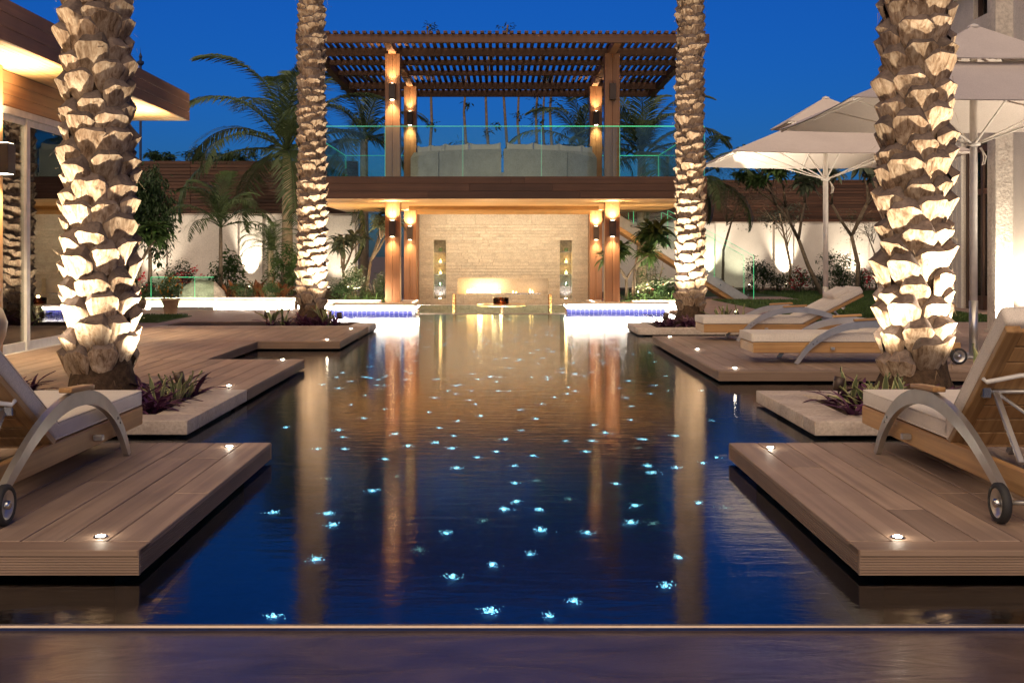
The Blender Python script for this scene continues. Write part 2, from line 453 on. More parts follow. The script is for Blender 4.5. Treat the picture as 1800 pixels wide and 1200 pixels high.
# ------------------------------------------------------------------ decks
def fascia_mesh(a, b, ribs=9):
    """reeded board from a to b (2-D points on the outside line), z DB..DT-0.004"""
    ax, ay = a; bx, by = b
    d = Vector((bx - ax, by - ay, 0)).normalized(); nrm = Vector((d.y, -d.x, 0))
    z0, z1 = DB, DT - 0.006
    prof = [(-0.022, z0)]
    h = (z1 - z0) / ribs
    for i in range(ribs):
        zb = z0 + i * h
        prof += [(-0.005, zb + 0.0002), (0.0, zb + h * 0.22), (0.0, zb + h * 0.8), (-0.005, zb + h - 0.0002)]
    prof += [(-0.022, z1)]
    mb = MB(); n = len(prof)
    for p in ((ax, ay), (bx, by)):
        for o, z in prof: mb.v.append((p[0] + nrm.x * o, p[1] + nrm.y * o, z))
    for i in range(n): 
        j = (i + 1) % n; mb.f.append((i, n + i, n + j, j))
    mb.f.append(tuple(range(n))[::-1]); mb.f.append(tuple(range(n, 2 * n)))
    return mb

def deck(name, x0, x1, y0, y1, pool_side, front_border=True, back_border=False, fascias='fs', seed=1):
    """x0<x1; pool_side = 'r' or 'l'; planks run along Y"""
    rg = random.Random(seed)
    e = empty(name, (x0, y0, 0), kind='structure')
    pw, gap = 0.175, 0.006
    yb = y0 + 0.146 if front_border else y0
    ye = y1 - 0.146 if back_border else y1
    if front_border:
        cuts = [x0] ; x = x0
        while x < x1 - 3.2: x += 2.4; cuts.append(x)
        cuts.append(x1)
        for a, b in zip(cuts, cuts[1:]): bbox('plank', (a + 0.002, y0, DT - 0.025), (b - 0.002, y0 + 0.141, DT), 'deck_edge', e, 0.003)
    if back_border: bbox('plank', (x0, y1 - 0.141, DT - 0.025), (x1, y1, DT), 'deck_edge', e, 0.003)
    n = int((x1 - x0) / pw)
    for i in range(n):
        if pool_side == 'r': b = x1 - i * pw; a = b - pw
        else: a = x0 + i * pw; b = a + pw
        ys = [yb]
        if ye - yb > 1.6:
            ys.append(round(yb + (ye - yb) * rg.choice([0.24, 0.38, 0.5, 0.66, 0.78]), 3))
        ys.append(ye)
        for p, q in zip(ys, ys[1:]):
            dz = rg.choice([0, 0, 0.001, -0.001])
            bbox('plank', (a + gap / 2, p + 0.002, DT - 0.025 + dz), (b - gap / 2, q - 0.002, DT + dz), 'deck_wood', e, 0.003)
    ins = 0.14
    MB().box((x0 + (ins if pool_side == 'l' else 0.03), y0 + ins, -1.0), (x1 - (ins if pool_side == 'r' else 0.03), y1 - ins, DT - 0.028)).build('plinth', 'plinth_dark', e)
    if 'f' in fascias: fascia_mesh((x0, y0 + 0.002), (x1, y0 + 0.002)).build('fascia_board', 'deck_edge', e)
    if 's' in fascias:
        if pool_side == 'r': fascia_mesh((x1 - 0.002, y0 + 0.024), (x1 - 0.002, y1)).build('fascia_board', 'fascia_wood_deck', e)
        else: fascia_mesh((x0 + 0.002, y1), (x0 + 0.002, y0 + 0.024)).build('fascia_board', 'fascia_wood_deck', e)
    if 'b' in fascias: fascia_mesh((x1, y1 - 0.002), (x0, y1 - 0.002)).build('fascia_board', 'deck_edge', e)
    return e
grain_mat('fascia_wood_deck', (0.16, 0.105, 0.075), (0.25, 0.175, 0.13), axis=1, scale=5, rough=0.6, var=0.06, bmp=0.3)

deck('deck', -5.2, -1.42, 4.45, 7.02, 'r', seed=3, fascias='fsb')
deck('deck', 1.40, 5.2, 4.45, 7.02, 'l', seed=4, fascias='fsb')
deck('deck', -5.75, -2.2, 9.84, 12.70, 'r', front_border=False, seed=5, fascias='sb')
deck('deck', -5.75, -3.29, 12.72, 15.33, 'r', front_border=False, seed=6, fascias='s')
deck('deck', -5.75, -2.18, 15.35, 18.55, 'r', seed=7, fascias='fs')
deck('deck', 2.17, 7.3, 11.38, 16.40, 'l', seed=8, fascias='fsb')

# ------------------------------------------------------------------ stone planters
def stone_ring(name, slabs, soil, plinth, label):
    e = empty(name, (slabs[0][0], slabs[0][1], 0), label, 'planter')
    for (x0, y0, x1, y1) in slabs: bbox('stone_slab', (x0, y0, DB), (x1, y1, DT), 'limestone', e, 0.006, 2)
    x0, y0, x1, y1 = soil
    mb = MB(); nx, ny = 26, 16; rg = random.Random(len(name) + int(x0 * 10))
    for j in range(ny + 1):
        for i in range(nx + 1):
            edge = min(i, nx - i, j, ny - j)
            mb.v.append((x0 + (x1 - x0) * i / nx, y0 + (y1 - y0) * j / ny, 0.075 + (rg.uniform(-0.012, 0.02) if edge else 0)))
    for j in range(ny):
        for i in range(nx): k = j * (nx + 1) + i; mb.f.append((k, k + 1, k + nx + 2, k + nx + 1))
    mb.build('soil', 'soil', e, True)
    x0, y0, x1, y1 = plinth
    MB().box((x0, y0, -1.0), (x1, y1, 0.045)).build('plinth', 'plinth_dark', e)
    return e
stone_ring('planter', [(-5.6, 7.96, -2.20, 8.28), (-2.52, 8.284, -2.20, 9.835)], (-5.6, 8.27, -2.51, 9.84), (-5.6, 8.1, -2.34, 9.84),
           'pale limestone planter bed holding the stout palm trunk beside the sliding glass doors')
stone_ring('planter', [(2.18, 7.92, 5.6, 8.24), (2.18, 8.244, 2.50, 9.44), (2.18, 9.444, 5.6, 9.75)], (2.49, 8.23, 5.6, 9.45), (2.32, 8.06, 5.6, 9.6),
           'pale limestone planter bed with sword-leaved plants and the thick palm nearest the white parasol pole')
stone_ring('planter', [(-2.52, 18.57, -2.16, 19.62), (-5.75, 18.57, -2.524, 18.78)], (-5.7, 18.77, -2.51, 20.6), (-5.7, 18.7, -2.3, 20.6),
           'low stone planter at the slim palm in front of the low glowing garden wall')
stone_ring('planter', [(2.16, 18.06, 4.7, 18.38), (2.16, 18.384, 2.50, 19.62)], (2.49, 18.37, 4.7, 20.6), (2.30, 18.2, 4.7, 20.6),
           'low stone planter at the slim palm beside the glass sided stairs')

# ------------------------------------------------------------------ garden surfaces
rects('terrace_paving', [(-9.0, 18.6, -5.8, 25.5), (-5.8, 20.6, -3.72, 25.5)], 0.085, 'paving', thick=0.1)
rects('paving', [(7.32, 8.0, 12.0, 16.40), (4.72, 16.42, 12.0, 20.0), (9.62, 20.02, 12.0, 26.4), (4.0, 20.02, 5.57, 30.4), (4.0, 30.42, 8.0, 32.5)], 0.11, 'paving', thick=0.12)
rects('lawn', [(5.59, 20.02, 9.6, 30.38), (8.02, 30.4, 16, 41.2), (4.0, 32.52, 8.0, 41.2), (9.62, 26.5, 16, 30.4)], 0.10, 'lawn_base', thick=0.12)
rects('lawn', [(-8.6, 20.2, -6.1, 22.4)], 0.10, 'lawn_base', thick=0.02)
rects('pavilion_floor', [(-4.6, 25.42, -2.33, 33.0), (2.44, 25.62, 3.98, 33.0), (-2.31, 32.2, 2.42, 33)], 0.05, 'paving', thick=0.9)
rects('dining_pit_floor', [(-2.33, 25.32, 2.44, 32.2)], -0.70, 'limestone', thick=0.1)
rects('garden_bed', [(-16, 25.92, -4.62, 33.0)], 0.26, 'soil', thick=0.3)
rects('garden_bed', [(4.0, 38.6, 16, 41.2)], 0.13, 'soil', thick=0.1)

# ------------------------------------------------------------------ pool ledges with blue mosaic and light strips
def ledge(label, x0, x1, y0, y1, open_side):
    e = empty('pool_ledge', (x0, y0, 0), label, 'ledge')
    MB().box((x0, y0 + 0.01, -0.95), (x1, y1, 0.17)).build('core', 'grout', e)
    bbox('coping_stone', (x0 - 0.03, y0 - 0.035, 0.185), (x1 + 0.03, y1, 0.235), 'limestone', e, 0.006, 2)
    mb = MB(); ts = 0.098
    n = int((x1 - x0) / ts)
    for r_ in range(2):
        for i in range(n):
            mb.box((x0 + i * ts + 0.006, y0, -0.03 + r_ * 0.085), (x0 + (i + 1) * ts - 0.006, y0 + 0.008, 0.047 + r_ * 0.085))
    xs = x1 if open_side == 'r' else x0
    m_ = int((y1 - y0) / ts)
    for r_ in range(2):
        for i in range(m_):
            a = (xs if open_side == 'r' else xs - 0.008)
            mb.box((a, y0 + i * ts + 0.012, -0.03 + r_ * 0.085), (a + 0.008, y0 + (i + 1) * ts - 0.002, 0.047 + r_ * 0.085))
    tag(mb.build('mosaic_tile', 'blue_tile', e), kind='stuff')
    MB().box((x0, y0 - 0.060, 0.125), (x1, y0 - 0.004, 0.183)).build('light_strip', 'led_warm', e)
    MB().box((xs + (0.004 if open_side == 'r' else -0.026), y0, 0.150), (xs + (0.026 if open_side == 'r' else -0.004), y1, 0.183)).build('light_strip', 'led_warm', e)
    return e
ledge('blue tiled pool ledge with glowing edge beside the slim palm under the wooden columns', -3.68, -1.86, 24.35, 25.3, 'r')
ledge('blue tiled pool ledge with glowing edge beside the planter at the stairs', 1.43, 3.68, 24.95, 25.6, 'l')

pg = empty('glass_pool_wall', (-1.8, 25.05, 0), 'low clear glass pool wall in front of the sunken dining table', 'glass wall')
MB().box((-1.825, 25.03, -0.6), (1.395, 25.06, 0.19)).build('pane', 'glass', pg)
MB().box((-1.825, 25.028, 0.19), (1.395, 25.062, 0.196)).build('edge', 'white_metal', pg)
MB().box((-1.83, 24.98, -0.05), (1.40, 25.026, 0.012)).build('coping', 'limestone', pg)

def low_wall(label, x0, x1, y0, y1, z1, strip=True):
    e = empty('garden_wall', (x0, y0, 0), label, 'low wall')
    MB().box((x0, y0, -0.02), (x1, y1, z1 - 0.05)).build('wall_body', 'plaster', e)
    bbox('coping_stone', (x0 - 0.02, y0 - 0.05, z1 - 0.048), (x1 + 0.02, y1 + 0.01, z1), 'limestone', e, 0.006, 2)
    if strip:
        MB().box((x0, y0 - 0.045, 0.09), (x1, y0 - 0.004, 0.15)).build('light_strip', 'led_warm', e)
        lamp('strip_light', 'AREA', ((x0 + x1) / 2, y0 - 0.06, z1 + 0.06), 45, WARMW, e, ((x0 + x1) / 2, y0 + 2, z1 - 0.6), sx=(x1 - x0), sy=0.03)
    return e
low_wall('low white planter wall with glowing light strip at its foot behind the potted orange tree', -8.0, -4.7, 25.6, 25.9, 0.33)
low_wall('short white garden wall with glowing foot between slim palm and wooden columns', -4.6, -2.75, 25.72, 25.95, 0.27)
low_wall('short white garden wall with glowing foot at the bottom of the stairs planting', 3.0, 4.1, 26.0, 26.2, 0.25)

# ------------------------------------------------------------------ pavilion
pav = empty('pavilion', (0, 24.65, 0), 'two storey timber pavilion with roof terrace, slatted pergola and pale stone fireplace wall', 'pavilion')
PX0, PX1, PY0, PY1 = -4.42, 4.45, 24.65, 32.2
# slab: core, fascia boards, soffit planks
MB().box((PX0 + 0.03, PY0 + 0.03, 2.54), (PX1 - 0.03, PY1, 2.985)).build('terrace_slab', 'dark_wood', pav)
zs = [2.51, 2.675, 2.84, 2.995]
for i in range(3):
    cuts = [PX0, -1.6 + i * 0.9, 1.7 - i * 0.6, PX1]
    for a, b_ in zip(cuts, cuts[1:]):
        bbox('fascia_board', (a + 0.002, PY0, zs[i] + 0.002), (b_ - 0.002, PY0 + 0.03, zs[i + 1] - 0.002), 'ipe', pav, 0.003)
    bbox('fascia_board', (PX0, PY0 + 0.032, zs[i] + 0.002), (PX0 + 0.03, PY1, zs[i + 1] - 0.002), 'ipe_y', pav, 0.003)
    bbox('fascia_board', (PX1 - 0.03, PY0 + 0.032, zs[i] + 0.002), (PX1, PY1, zs[i + 1] - 0.002), 'ipe_y', pav, 0.003)
nsp = 40; sw = (PY1 - PY0 - 0.05) / nsp
for i in range(nsp):
    y = PY0 + 0.04 + i * sw
    bbox('soffit_plank', (PX0 + 0.032, y + 0.003, 2.515), (PX1 - 0.032, y + sw - 0.003, 2.538), 'soffit_wood', pav, 0.002)

# columns with up and down wall lights
def column(px, py, lit_up=True):
    for z0, z1, low in ((-0.05 if py > 30 else 0.05, 2.512, True), (2.99, 5.90, False)):
        x0, x1 = px - 0.17, px + 0.17
        for a, b_ in ((x0, px - 0.002), (px + 0.002, x1)):
            bbox('column', (a, py - 0.17, z0), (b_, py + 0.17, z1), 'column_wood', pav, 0.004)
        lit = low or lit_up
        zc = 1.90 if low else 5.02 + 0.0
        f = bbox('wall_light', (px - 0.072, py - 0.30, zc - 0.185), (px + 0.072, py - 0.172, zc + 0.185), 'bronze', pav, 0.004)
        if lit:
            for s in (-1, 1):
                MB().lathe([(0.0001, 0), (0.045, 0), (0.045, 0.004), (0.0001, 0.004)], 12, (px, py - 0.236, zc + s * 0.188 - (0.002))).build('lens', 'led_sconce', f)
                lamp('wall_light_beam', 'SPOT', (px, py - 0.25, zc + s * 0.20), (105 if s > 0 else 62) if low else 72, WARM, f, (px, py - 0.20, zc + s * 2.2), 150 if (low and s > 0) else 105, 1.0, 0.07)
            # side fixtures on the inner face light the room and terrace
PCOL = [(-2.50, 26.2, True), (2.53, 26.2, False), (-2.50, 31.2, True), (2.57, 31.2, True)]
for cx, cy, lu in PCOL: column(cx, cy, lu)
for sx in (-1, 1):       # plinth pads under columns
    for cy in (26.2, 31.2):
        MB().box((sx * 2.52 - 0.2, cy - 0.2, 0.03), (sx * 2.52 + 0.2, cy + 0.2, 0.075)).build('column_pad', 'white_metal', pav)

# pergola beams and slats
for y in (24.65, 26.28, 27.9, 29.5, 31.5, 33.0):
    h = 0.19 if y in (24.65, 26.28, 31.5, 33.0) else 0.13
    bbox('pergola_beam', (PX0 - 0.05, y, 6.08 - h), (PX1 + 0.05, y + 0.10, 6.08), 'ipe', pav, 0.004)
for x in (PX0 + 0.1, -2.50, 2.53, PX1 - 0.1):
    ys = [24.754, 26.278, 27.896, 29.496, 31.496, 32.996]
    for a, b_ in zip(ys, ys[1:]):
        bbox('pergola_joist', (x - 0.085, a + (0.104 if a > 24.8 else 0), 5.897), (x + 0.085, b_, 6.075), 'column_wood' if abs(x) < 3 else 'ipe_y', pav, 0.004)
ns = 56; sp = (PX1 - PX0 + 0.06) / ns
for i in range(ns):
    x = PX0 - 0.03 + i * sp
    bbox('pergola_slat', (x, 24.58, 6.083), (x + 0.082, 33.15, 6.135), 'ipe_y', pav, 0.003)

# glass balustrade round the terrace
gb = empty('glass_balustrade', (PX0, PY0, 3.0), 'frameless green edged glass balustrade around the roof terrace', 'balustrade')
gx = [-4.38, -2.53, -0.84, 0.865, 2.565, 4.40]
for a, b_ in zip(gx, gx[1:]):
    MB().box((a + 0.008, PY0 + 0.05, 2.985), (b_ - 0.008, PY0 + 0.064, 4.08)).build('pane', 'glass', gb)
    MB().box((a + 0.008, PY0 + 0.048, 4.08), (b_ - 0.008, PY0 + 0.066, 4.092)).build('edge', 'glass_edge_glow_bright' if b_ > 2 else 'glass_edge_glow', gb)
    MB().box((b_ - 0.0075, PY0 + 0.049, 2.99), (b_ - 0.001, PY0 + 0.066, 4.08)).build('edge', 'glass_edge_glow', gb)
for xs in (-4.38, 4.40):
    MB().box((xs - 0.007, PY0 + 0.1, 2.985), (xs + 0.007, PY1 - 0.35, 4.08)).build('pane', 'glass', gb)
    MB().box((xs - 0.009, PY0 + 0.1, 4.08), (xs + 0.009, PY1 - 0.35, 4.09)).build('edge', 'glass_edge_glow', gb)
gx2 = [-4.37, -2.72, 2.78, 4.39]
for a, b_ in ((-4.37, -2.72), (2.78, 4.39)):
    MB().box((a, PY1 - 0.30, 2.985), (b_, PY1 - 0.286, 4.08)).build('pane', 'glass', gb)
    MB().box((a, PY1 - 0.302, 4.08), (b_, PY1 - 0.284, 4.092)).build('edge', 'glass_edge_glow_bright' if a > 0 else 'glass_edge_glow', gb)
    for x in (a, b_): MB().box((x - 0.006, PY1 - 0.302, 2.99), (x + 0.006, PY1 - 0.284, 4.08)).build('edge', 'glass_edge_glow', gb)

# fireplace wall: ledger stones as single pieces, niches left open
FW = 32.12                    # front plane of the stone
wx0, wx1 = -2.33, 2.44
wall = pav
MB().box((wx0, FW + 0.30, -0.8), (wx1, FW + 0.42, 2.5)).build('wall_core', 'plaster', pav)
niches = [(-1.92, -1.575, 0.07, 1.72), (1.645, 1.985, 0.07, 1.72), (-1.24, 1.32, 0.195, 0.645)]
rg = random.Random(21)
def free_spans(z0, z1):
    sp_ = [(wx0, wx1)]
    for (a, b_, c, d) in niches:
        if z0 < d - 0.005 and z1 > c + 0.005:
            o = []
            for (p, q) in sp_:
                if a > p and b_ < q: o += [(p, a), (b_, q)]
                else: o.append((p, q))
            sp_ = o
    return sp_
zlev = [-0.70]
rows = [0.15] * 5 + [0.02]
z = -0.70
levels = [z]
for t_ in (0.07, 0.195, 0.645, 1.72, 2.155):
    span = t_ - z; k = max(1, round(span / 0.086)) if z >= 0.06 else max(1, round(span / 0.16))
    for i in range(k): levels.append(z + span * (i + 1) / k)
    z = t_
for z0, z1 in zip(levels, levels[1:]):
    for (p, q) in free_spans(z0, z1):
        x = p
        while x < q - 1e-4:
            w_ = rg.uniform(0.28, 0.62)
            if q - x - w_ < 0.16: w_ = q - x
            d_ = rg.choice([0.0, 0.003, 0.006, 0.009, 0.012])
            bbox('stone', (x + 0.0015, FW - d_, z0 + 0.0015), (x + round(w_, 2) - 0.0015 if w_ != q - x else q - 0.0015, FW + 0.30, z1 - 0.0015), 'ledger_stone', pav, 0.003)
            x = q if w_ == q - x else x + round(w_, 2)
cx_ = [wx0, -1.55, -0.75, 0.05, 0.85, 1.65, wx1]
for a, b_ in zip(cx_, cx_[1:]):
    bbox('stone', (a + 0.002, FW + 0.006, 2.158), (b_ - 0.002, FW + 0.30, 2.508), 'limestone_warm', pav, 0.003)
for (a, b_, c, d) in niches[:2]:
    MB().box((a + 0.001, FW + 0.26, c), (b_ - 0.001, FW + 0.298, d)).build('niche_back', 'boulder', pav)
    for k, zz in enumerate((0.42, 0.745, 1.065, 1.39)):
        MB().box((a + 0.003, FW + 0.02, zz - 0.01), (b_ - 0.003, FW + 0.258, zz)).build('niche_shelf', 'glass' , pav)
        MB().box((a + 0.003, FW + 0.012, zz - 0.011), (b_ - 0.003, FW + 0.019, zz + 0.001)).build('shelf_edge', 'steel', pav)
    lamp('niche_light', 'SPOT', ((a + b_) / 2, FW + 0.08, c + 0.03), 5, (0.95, 0.95, 1.0), pav, ((a + b_) / 2, FW + 0.24, c + 0.35), 110, 0.8, 0.02)
    MB().lathe([(0.0001, 0), (0.03, 0), (0.03, 0.012), (0.0001, 0.014)], 12, ((a + b_) / 2, FW + 0.10, c + 0.002)).build('niche_uplight', 'led_sconce', pav)
# side jambs
for x0, x1 in ((wx0 - 0.12, wx0 - 0.003), (wx1 + 0.003, wx1 + 0.12)):
    bbox('wall_jamb', (x0, 31.5, -0.7), (x1, FW + 0.4, 2.51), 'column_wood', pav, 0.004)
# walls of the sunken dining pit
MB().box((-2.33, 25.32, -0.7), (-2.27, 31.4, 0.06)).build('pit_wall', 'limestone', pav)
MB().box((2.38, 25.32, -0.7), (2.44, 31.4, 0.06)).build('pit_wall', 'limestone', pav)
# added battens hide added lamps that brighten the stone wall and sunken room
for y, pw_, ty in ((30.85, 14, 1.3), (28.2, 9, 0.9)):
    bbox('added_batten', (-2.3, y - 0.05, 2.40), (2.4, y, 2.512), 'soffit_wood', pav, 0.003)
    MB().box((-2.25, y + 0.004, 2.49), (2.35, y + 0.03, 2.508)).build('light_strip', 'led_added', pav)
    lamp('added_wall_fill', 'AREA', (0.05, y + 0.05, 2.47), pw_, WARMW, pav, (0.05, y + 0.05 + ty, 0.75), sx=4.4, sy=0.05)

for x in (-2.30, 2.41):  # added strips and lamps on the pit walls brighten the soffit from below
    MB().box((x - 0.02, 25.7, 0.062), (x + 0.02, 31.0, 0.075)).build('light_strip', 'led_added', pav)
    lamp('added_soffit_fill', 'AREA', (x, 28.3, 0.085), 100, WARM, pav, (x * 0.72, 28.3, 2.5), sx=0.04, sy=5.2)
# fire in the long niche
fb = empty('gas_fire', (0.04, FW + 0.12, 0.197), 'long gas fire burning in the stone wall niche', 'fireplace')
MB().box((-1.0, FW + 0.09, 0.197), (1.1, FW + 0.2, 0.225)).build('burner_tray', 'steel', fb)
rg = random.Random(5)
for x, h, w_ in [(-0.96 + 0.075 * i, rg.uniform(0.05, 0.16) * (1.3 - abs(i - 5) * 0.07), rg.uniform(0.03, 0.05)) for i in range(13)] + [(0.32, 0.07, 0.025), (0.41, 0.05, 0.02), (0.80, 0.13, 0.03), (0.87, 0.09, 0.022)]:
    pr = [(0.0001, 0), (w_ * 0.8, h * 0.12), (w_, h * 0.3), (w_ * 0.6, h * 0.6), (w_ * 0.2, h * 0.88), (0.0001, h)]
    MB().lathe(pr, 7, (x, FW + 0.145 + rg.uniform(-0.02, 0.02), 0.222)).build('flame', 'flame', fb, True)
lamp('fire_glow', 'POINT', (-0.62, FW + 0.12, 0.34), 6, (1.0, 0.72, 0.38), fb, size=0.08)
lamp('fire_glow', 'POINT', (-0.2, FW + 0.10, 0.32), 5, (1.0, 0.72, 0.38), fb, size=0.08)

# candles
def candle(x, y, z, lit, label, group='glass candle holders in the wall niches'):
    e = empty('candle', (x, y, z), label, 'candle', group)
    MB().lathe([(0.0001, 0), (0.05, 0), (0.055, 0.01), (0.055, 0.11), (0.050, 0.11), (0.050, 0.012), (0.0001, 0.012)], 14, (x, y, z)).build('holder', 'glass', e, True)
    MB().lathe([(0.0001, 0.013), (0.042, 0.013), (0.042, 0.085), (0.0001, 0.08)], 14, (x, y, z)).build('wax', 'candle_glow' if lit else 'ceramic', e, True)
    if lit:
        MB().lathe([(0.0001, 0), (0.009, 0.012), (0.006, 0.03), (0.0001, 0.045)], 7, (x, y, z + 0.084)).build('flame', 'flame', e, True)
        lamp('candle_light', 'POINT', (x, y - 0.02, z + 0.13), 0.9, (1.0, 0.6, 0.22), e, size=0.03)
for (a, b_, c, d), side in zip(niches[:2], ('niche farther from the stairs', 'niche nearer the stairs')):
    xm = (a + b_) / 2
    for zz, lit, wd in ((0.42, False, 'lowest shelf'), (0.745, True, 'second lowest shelf'), (1.065, True, 'second highest shelf'), (1.39, False, 'top shelf')):
        candle(xm + 0.01, FW + 0.12, zz + 0.001, lit, ('lit ' if lit else 'unlit ') + 'glass candle on the ' + wd + ' of the ' + side)

# sunken dining set
tb = empty('dining_table', (0, 28.6, -0.7), 'round timber dining table in the sunken pit before the fireplace wall', 'table')
MB().lathe([(0.0001, 0.72), (0.60, 0.72), (0.63, 0.74), (0.63, 0.765), (0.0001, 0.77)], 32, (0.0, 28.6, -0.7)).build('table_top', 'table_top', tb, False)
MB().lathe([(0.30, 0), (0.28, 0.03), (0.06, 0.08), (0.05, 0.70), (0.20, 0.72)], 20, (0.0, 28.6, -0.7)).build('pedestal', 'dark_wood', tb, True)
def chair(x, y, rz, label):
    e = empty('dining_chair', (x, y, -0.7), label, 'chair', 'chairs around the sunken table', rz=rz)
    def bx(n_, a, b_, m_='teak'): bbox(n_, a, b_, m_, None, 0.006).parent = e
    def part(n_, a, b_):
        o = link(n_, bbox_mesh(b_[0]-a[0], b_[1]-a[1], b_[2]-a[2], 0.006), 'teak', e, [(a[i]+b_[i])/2 for i in range(3)])
    part('seat', (-0.22, -0.22, 0.42), (0.22, 0.22, 0.46))
    for sx in (-1, 1):
        part('leg', (sx*0.20-0.02, -0.21, 0), (sx*0.20+0.02, -0.17, 0.42)); part('leg', (sx*0.20-0.02, 0.17, 0), (sx*0.20+0.02, 0.21, 0.42))
        part('back_post', (sx*0.20-0.02, 0.18, 0.462), (sx*0.20+0.02, 0.215, 0.98))
    for i in range(4): part('back_slat', (-0.178, 0.185, 0.60 + i*0.10), (0.178, 0.205, 0.67 + i*0.10))
    part('back_rail', (-0.215, 0.182, 0.982), (0.215, 0.212, 1.03))
chair(-0.98, 28.3, R(100), 'slat back teak dining chair on the side of the sunken table away from the stairs')
chair(1.0, 28.3, R(-100), 'slat back teak dining chair at the sunken table on the stairs side')
lt = empty('table_lantern', (0.0, 28.6, 0.07), 'brown glass candle lantern standing on the sunken dining table', 'lantern')
MB().lathe([(0.0001, 0.0), (0.19, 0.0), (0.20, 0.01), (0.20, 0.16), (0.19, 0.16), (0.19, 0.015), (0.0001, 0.012)], 24, (-0.02, 28.6, 0.071)).build('shade', 'lantern_glass', lt, True)
MB().lathe([(0.0001, 0), (0.03, 0), (0.03, 0.07), (0.0001, 0.072)], 12, (-0.02, 28.6, 0.09)).build('wax', 'candle_glow', lt, True)
lamp('lantern_light', 'POINT', (-0.02, 28.6, 0.25), 2.5, (1.0, 0.65, 0.28), lt, size=0.04)

# curved sofa on the terrace, seen from behind
so = empty('curved_sofa', (0.05, 28.6, 2.99), 'curved woven terrace sofa with cream cushions behind the glass balustrade', 'sofa')
def arc_pt(t_, r_, zz): # t in degrees about centre at (0.05, 31.2)
    a = R(t_); return (0.05 + r_ * math.sin(a), 31.3 - r_ * math.cos(a) * 0.86, zz)
segs = [(-52, -33), (-32.3, -1.2), (0.0, 31.5), (32.3, 52)]
for k, (t0, t1) in enumerate(segs):
    mb = MB(); n_ = 12
    for i in range(n_ + 1):
        tt = t0 + (t1 - t0) * i / n_
        for r_, zz in ((3.08, 3.02), (3.08, 3.97 - 0.0009 * abs(tt) * abs(tt) * 0.06), (2.98, 3.97), (2.98, 3.02)): mb.v.append(arc_pt(tt, r_, zz))
    for i in range(n_):
        for j in range(4): q = (j + 1) % 4; mb.f.append((i*4 + j, i*4 + q, i*4 + 4 + q, i*4 + 4 + j))
    mb.f.append((0, 3, 2, 1)); mb.f.append((n_*4, n_*4+1, n_*4+2, n_*4+3))
    mb.build('back_panel', 'sofa_weave', so)
mb = MB()
for i in range(25):
    tt = -52 + 104 * i / 24
    for r_, zz in ((2.96, 3.02), (2.96, 3.38), (2.1, 3.38), (2.1, 3.02)): mb.v.append(arc_pt(tt, r_, zz))
for i in range(24):
    for j in range(4): q = (j + 1) % 4; mb.f.append((i*4 + j, i*4 + q, i*4 + 4 + q, i*4 + 4 + j))
mb.build('seat', 'fabric', so)
ct = [-50, -40, -31, -17.5, -1.2, 1.2, 15, 29, 44, 52]
for k, (t0, t1) in enumerate(zip(ct, ct[1:])):
    if k == 4: continue
    mb = MB(); n_ = 8; rgk = random.Random(k)
    for i in range(n_ + 1):
        u = i / n_; tt = t0 + 0.3 + (t1 - t0 - 0.6) * u
        horn = 0.045 * (abs(2 * u - 1) ** 5) + rgk.uniform(-0.004, 0.004)
        fat = 0.06 + 0.06 * (1 - (2 * u - 1) ** 4)
        for r_, zz in ((2.95, 3.40), (2.965, 3.8), (2.95, 4.085 + horn), (2.91, 4.10 + horn), (2.95 - fat * 1.2, 3.95), (2.92 - fat * 2, 3.6), (2.92 - fat, 3.40)): mb.v.append(arc_pt(tt, r_, zz))
    for i in range(n_):
        for j in range(7): q = (j + 1) % 7; mb.f.append((i*7 + j, i*7 + q, i*7 + 7 + q, i*7 + 7 + j))
    mb.f.append(tuple(range(7))[::-1]); mb.f.append(tuple(n_*7 + j for j in range(7)))
    mb.build('cushion', 'fabric', so, True)

# ------------------------------------------------------------------ boundary walls with timber screens
def boundary(label, x0, x1, y, pil, slat_top=4.04):
    e = empty('boundary_wall', (x0, y, 0), label, 'wall')
    MB().box((x0, y, -0.05), (x1, y + 0.25, 2.47)).build('wall_body', 'plaster', e)
    MB().box((x0, y - 0.03, 2.472), (x1, y + 0.27, 2.51)).build('wall_cap', 'limestone', e)
    MB().box((x0, y + 0.12, 2.512), (x1, y + 0.15, slat_top)).build('screen_back', 'dark_wood', e)
    z = 2.53
    while z < slat_top - 0.05:
        xs = [x0]
        while xs[-1] < x1 - 4.0: xs.append(xs[-1] + 3.2)
        xs.append(x1)
        for a, b_ in zip(xs, xs[1:]): bbox('slat', (a + 0.004, y + 0.06, z), (b_ - 0.004, y + 0.118, z + 0.088), 'fence_wood', e, 0.004)
        z += 0.102
    for x in pil: MB().box((x - 0.33, y - 0.07, 0), (x + 0.33, y - 0.002, 2.44)).build('pilaster', 'plaster', e)
    return e
boundary('white boundary wall topped by dark timber slats behind the small palms and potted tree', -15.5, -4.2, 33.2, (-10.1, -7.3, -4.6))
boundary('white boundary wall topped by dark timber slats across the lawn behind the frangipani trees', 3.6, 17.5, 41.4, (7.4, 10.25, 13.0))
def wall_uplight(x, y, z, power, label, tgt, cone=70):
    e = empty('garden_spotlight', (x, y, z), label, 'garden light', 'garden uplights')
    MB().lathe([(0.0001, 0), (0.02, 0), (0.045, 0.03), (0.05, 0.12), (0.04, 0.125), (0.0001, 0.115)], 12, (x, y, z)).build('housing', 'bronze', e, True)
    MB().lathe([(0.0001, 0), (0.036, 0), (0.036, 0.004), (0.0001, 0.006)], 12, (x, y, z + 0.125)).build('lens', 'led_sconce', e)
    lamp('uplight_beam', 'SPOT', (x, y, z + 0.15), power, WARMW, e, tgt, cone, 0.8, 0.04)
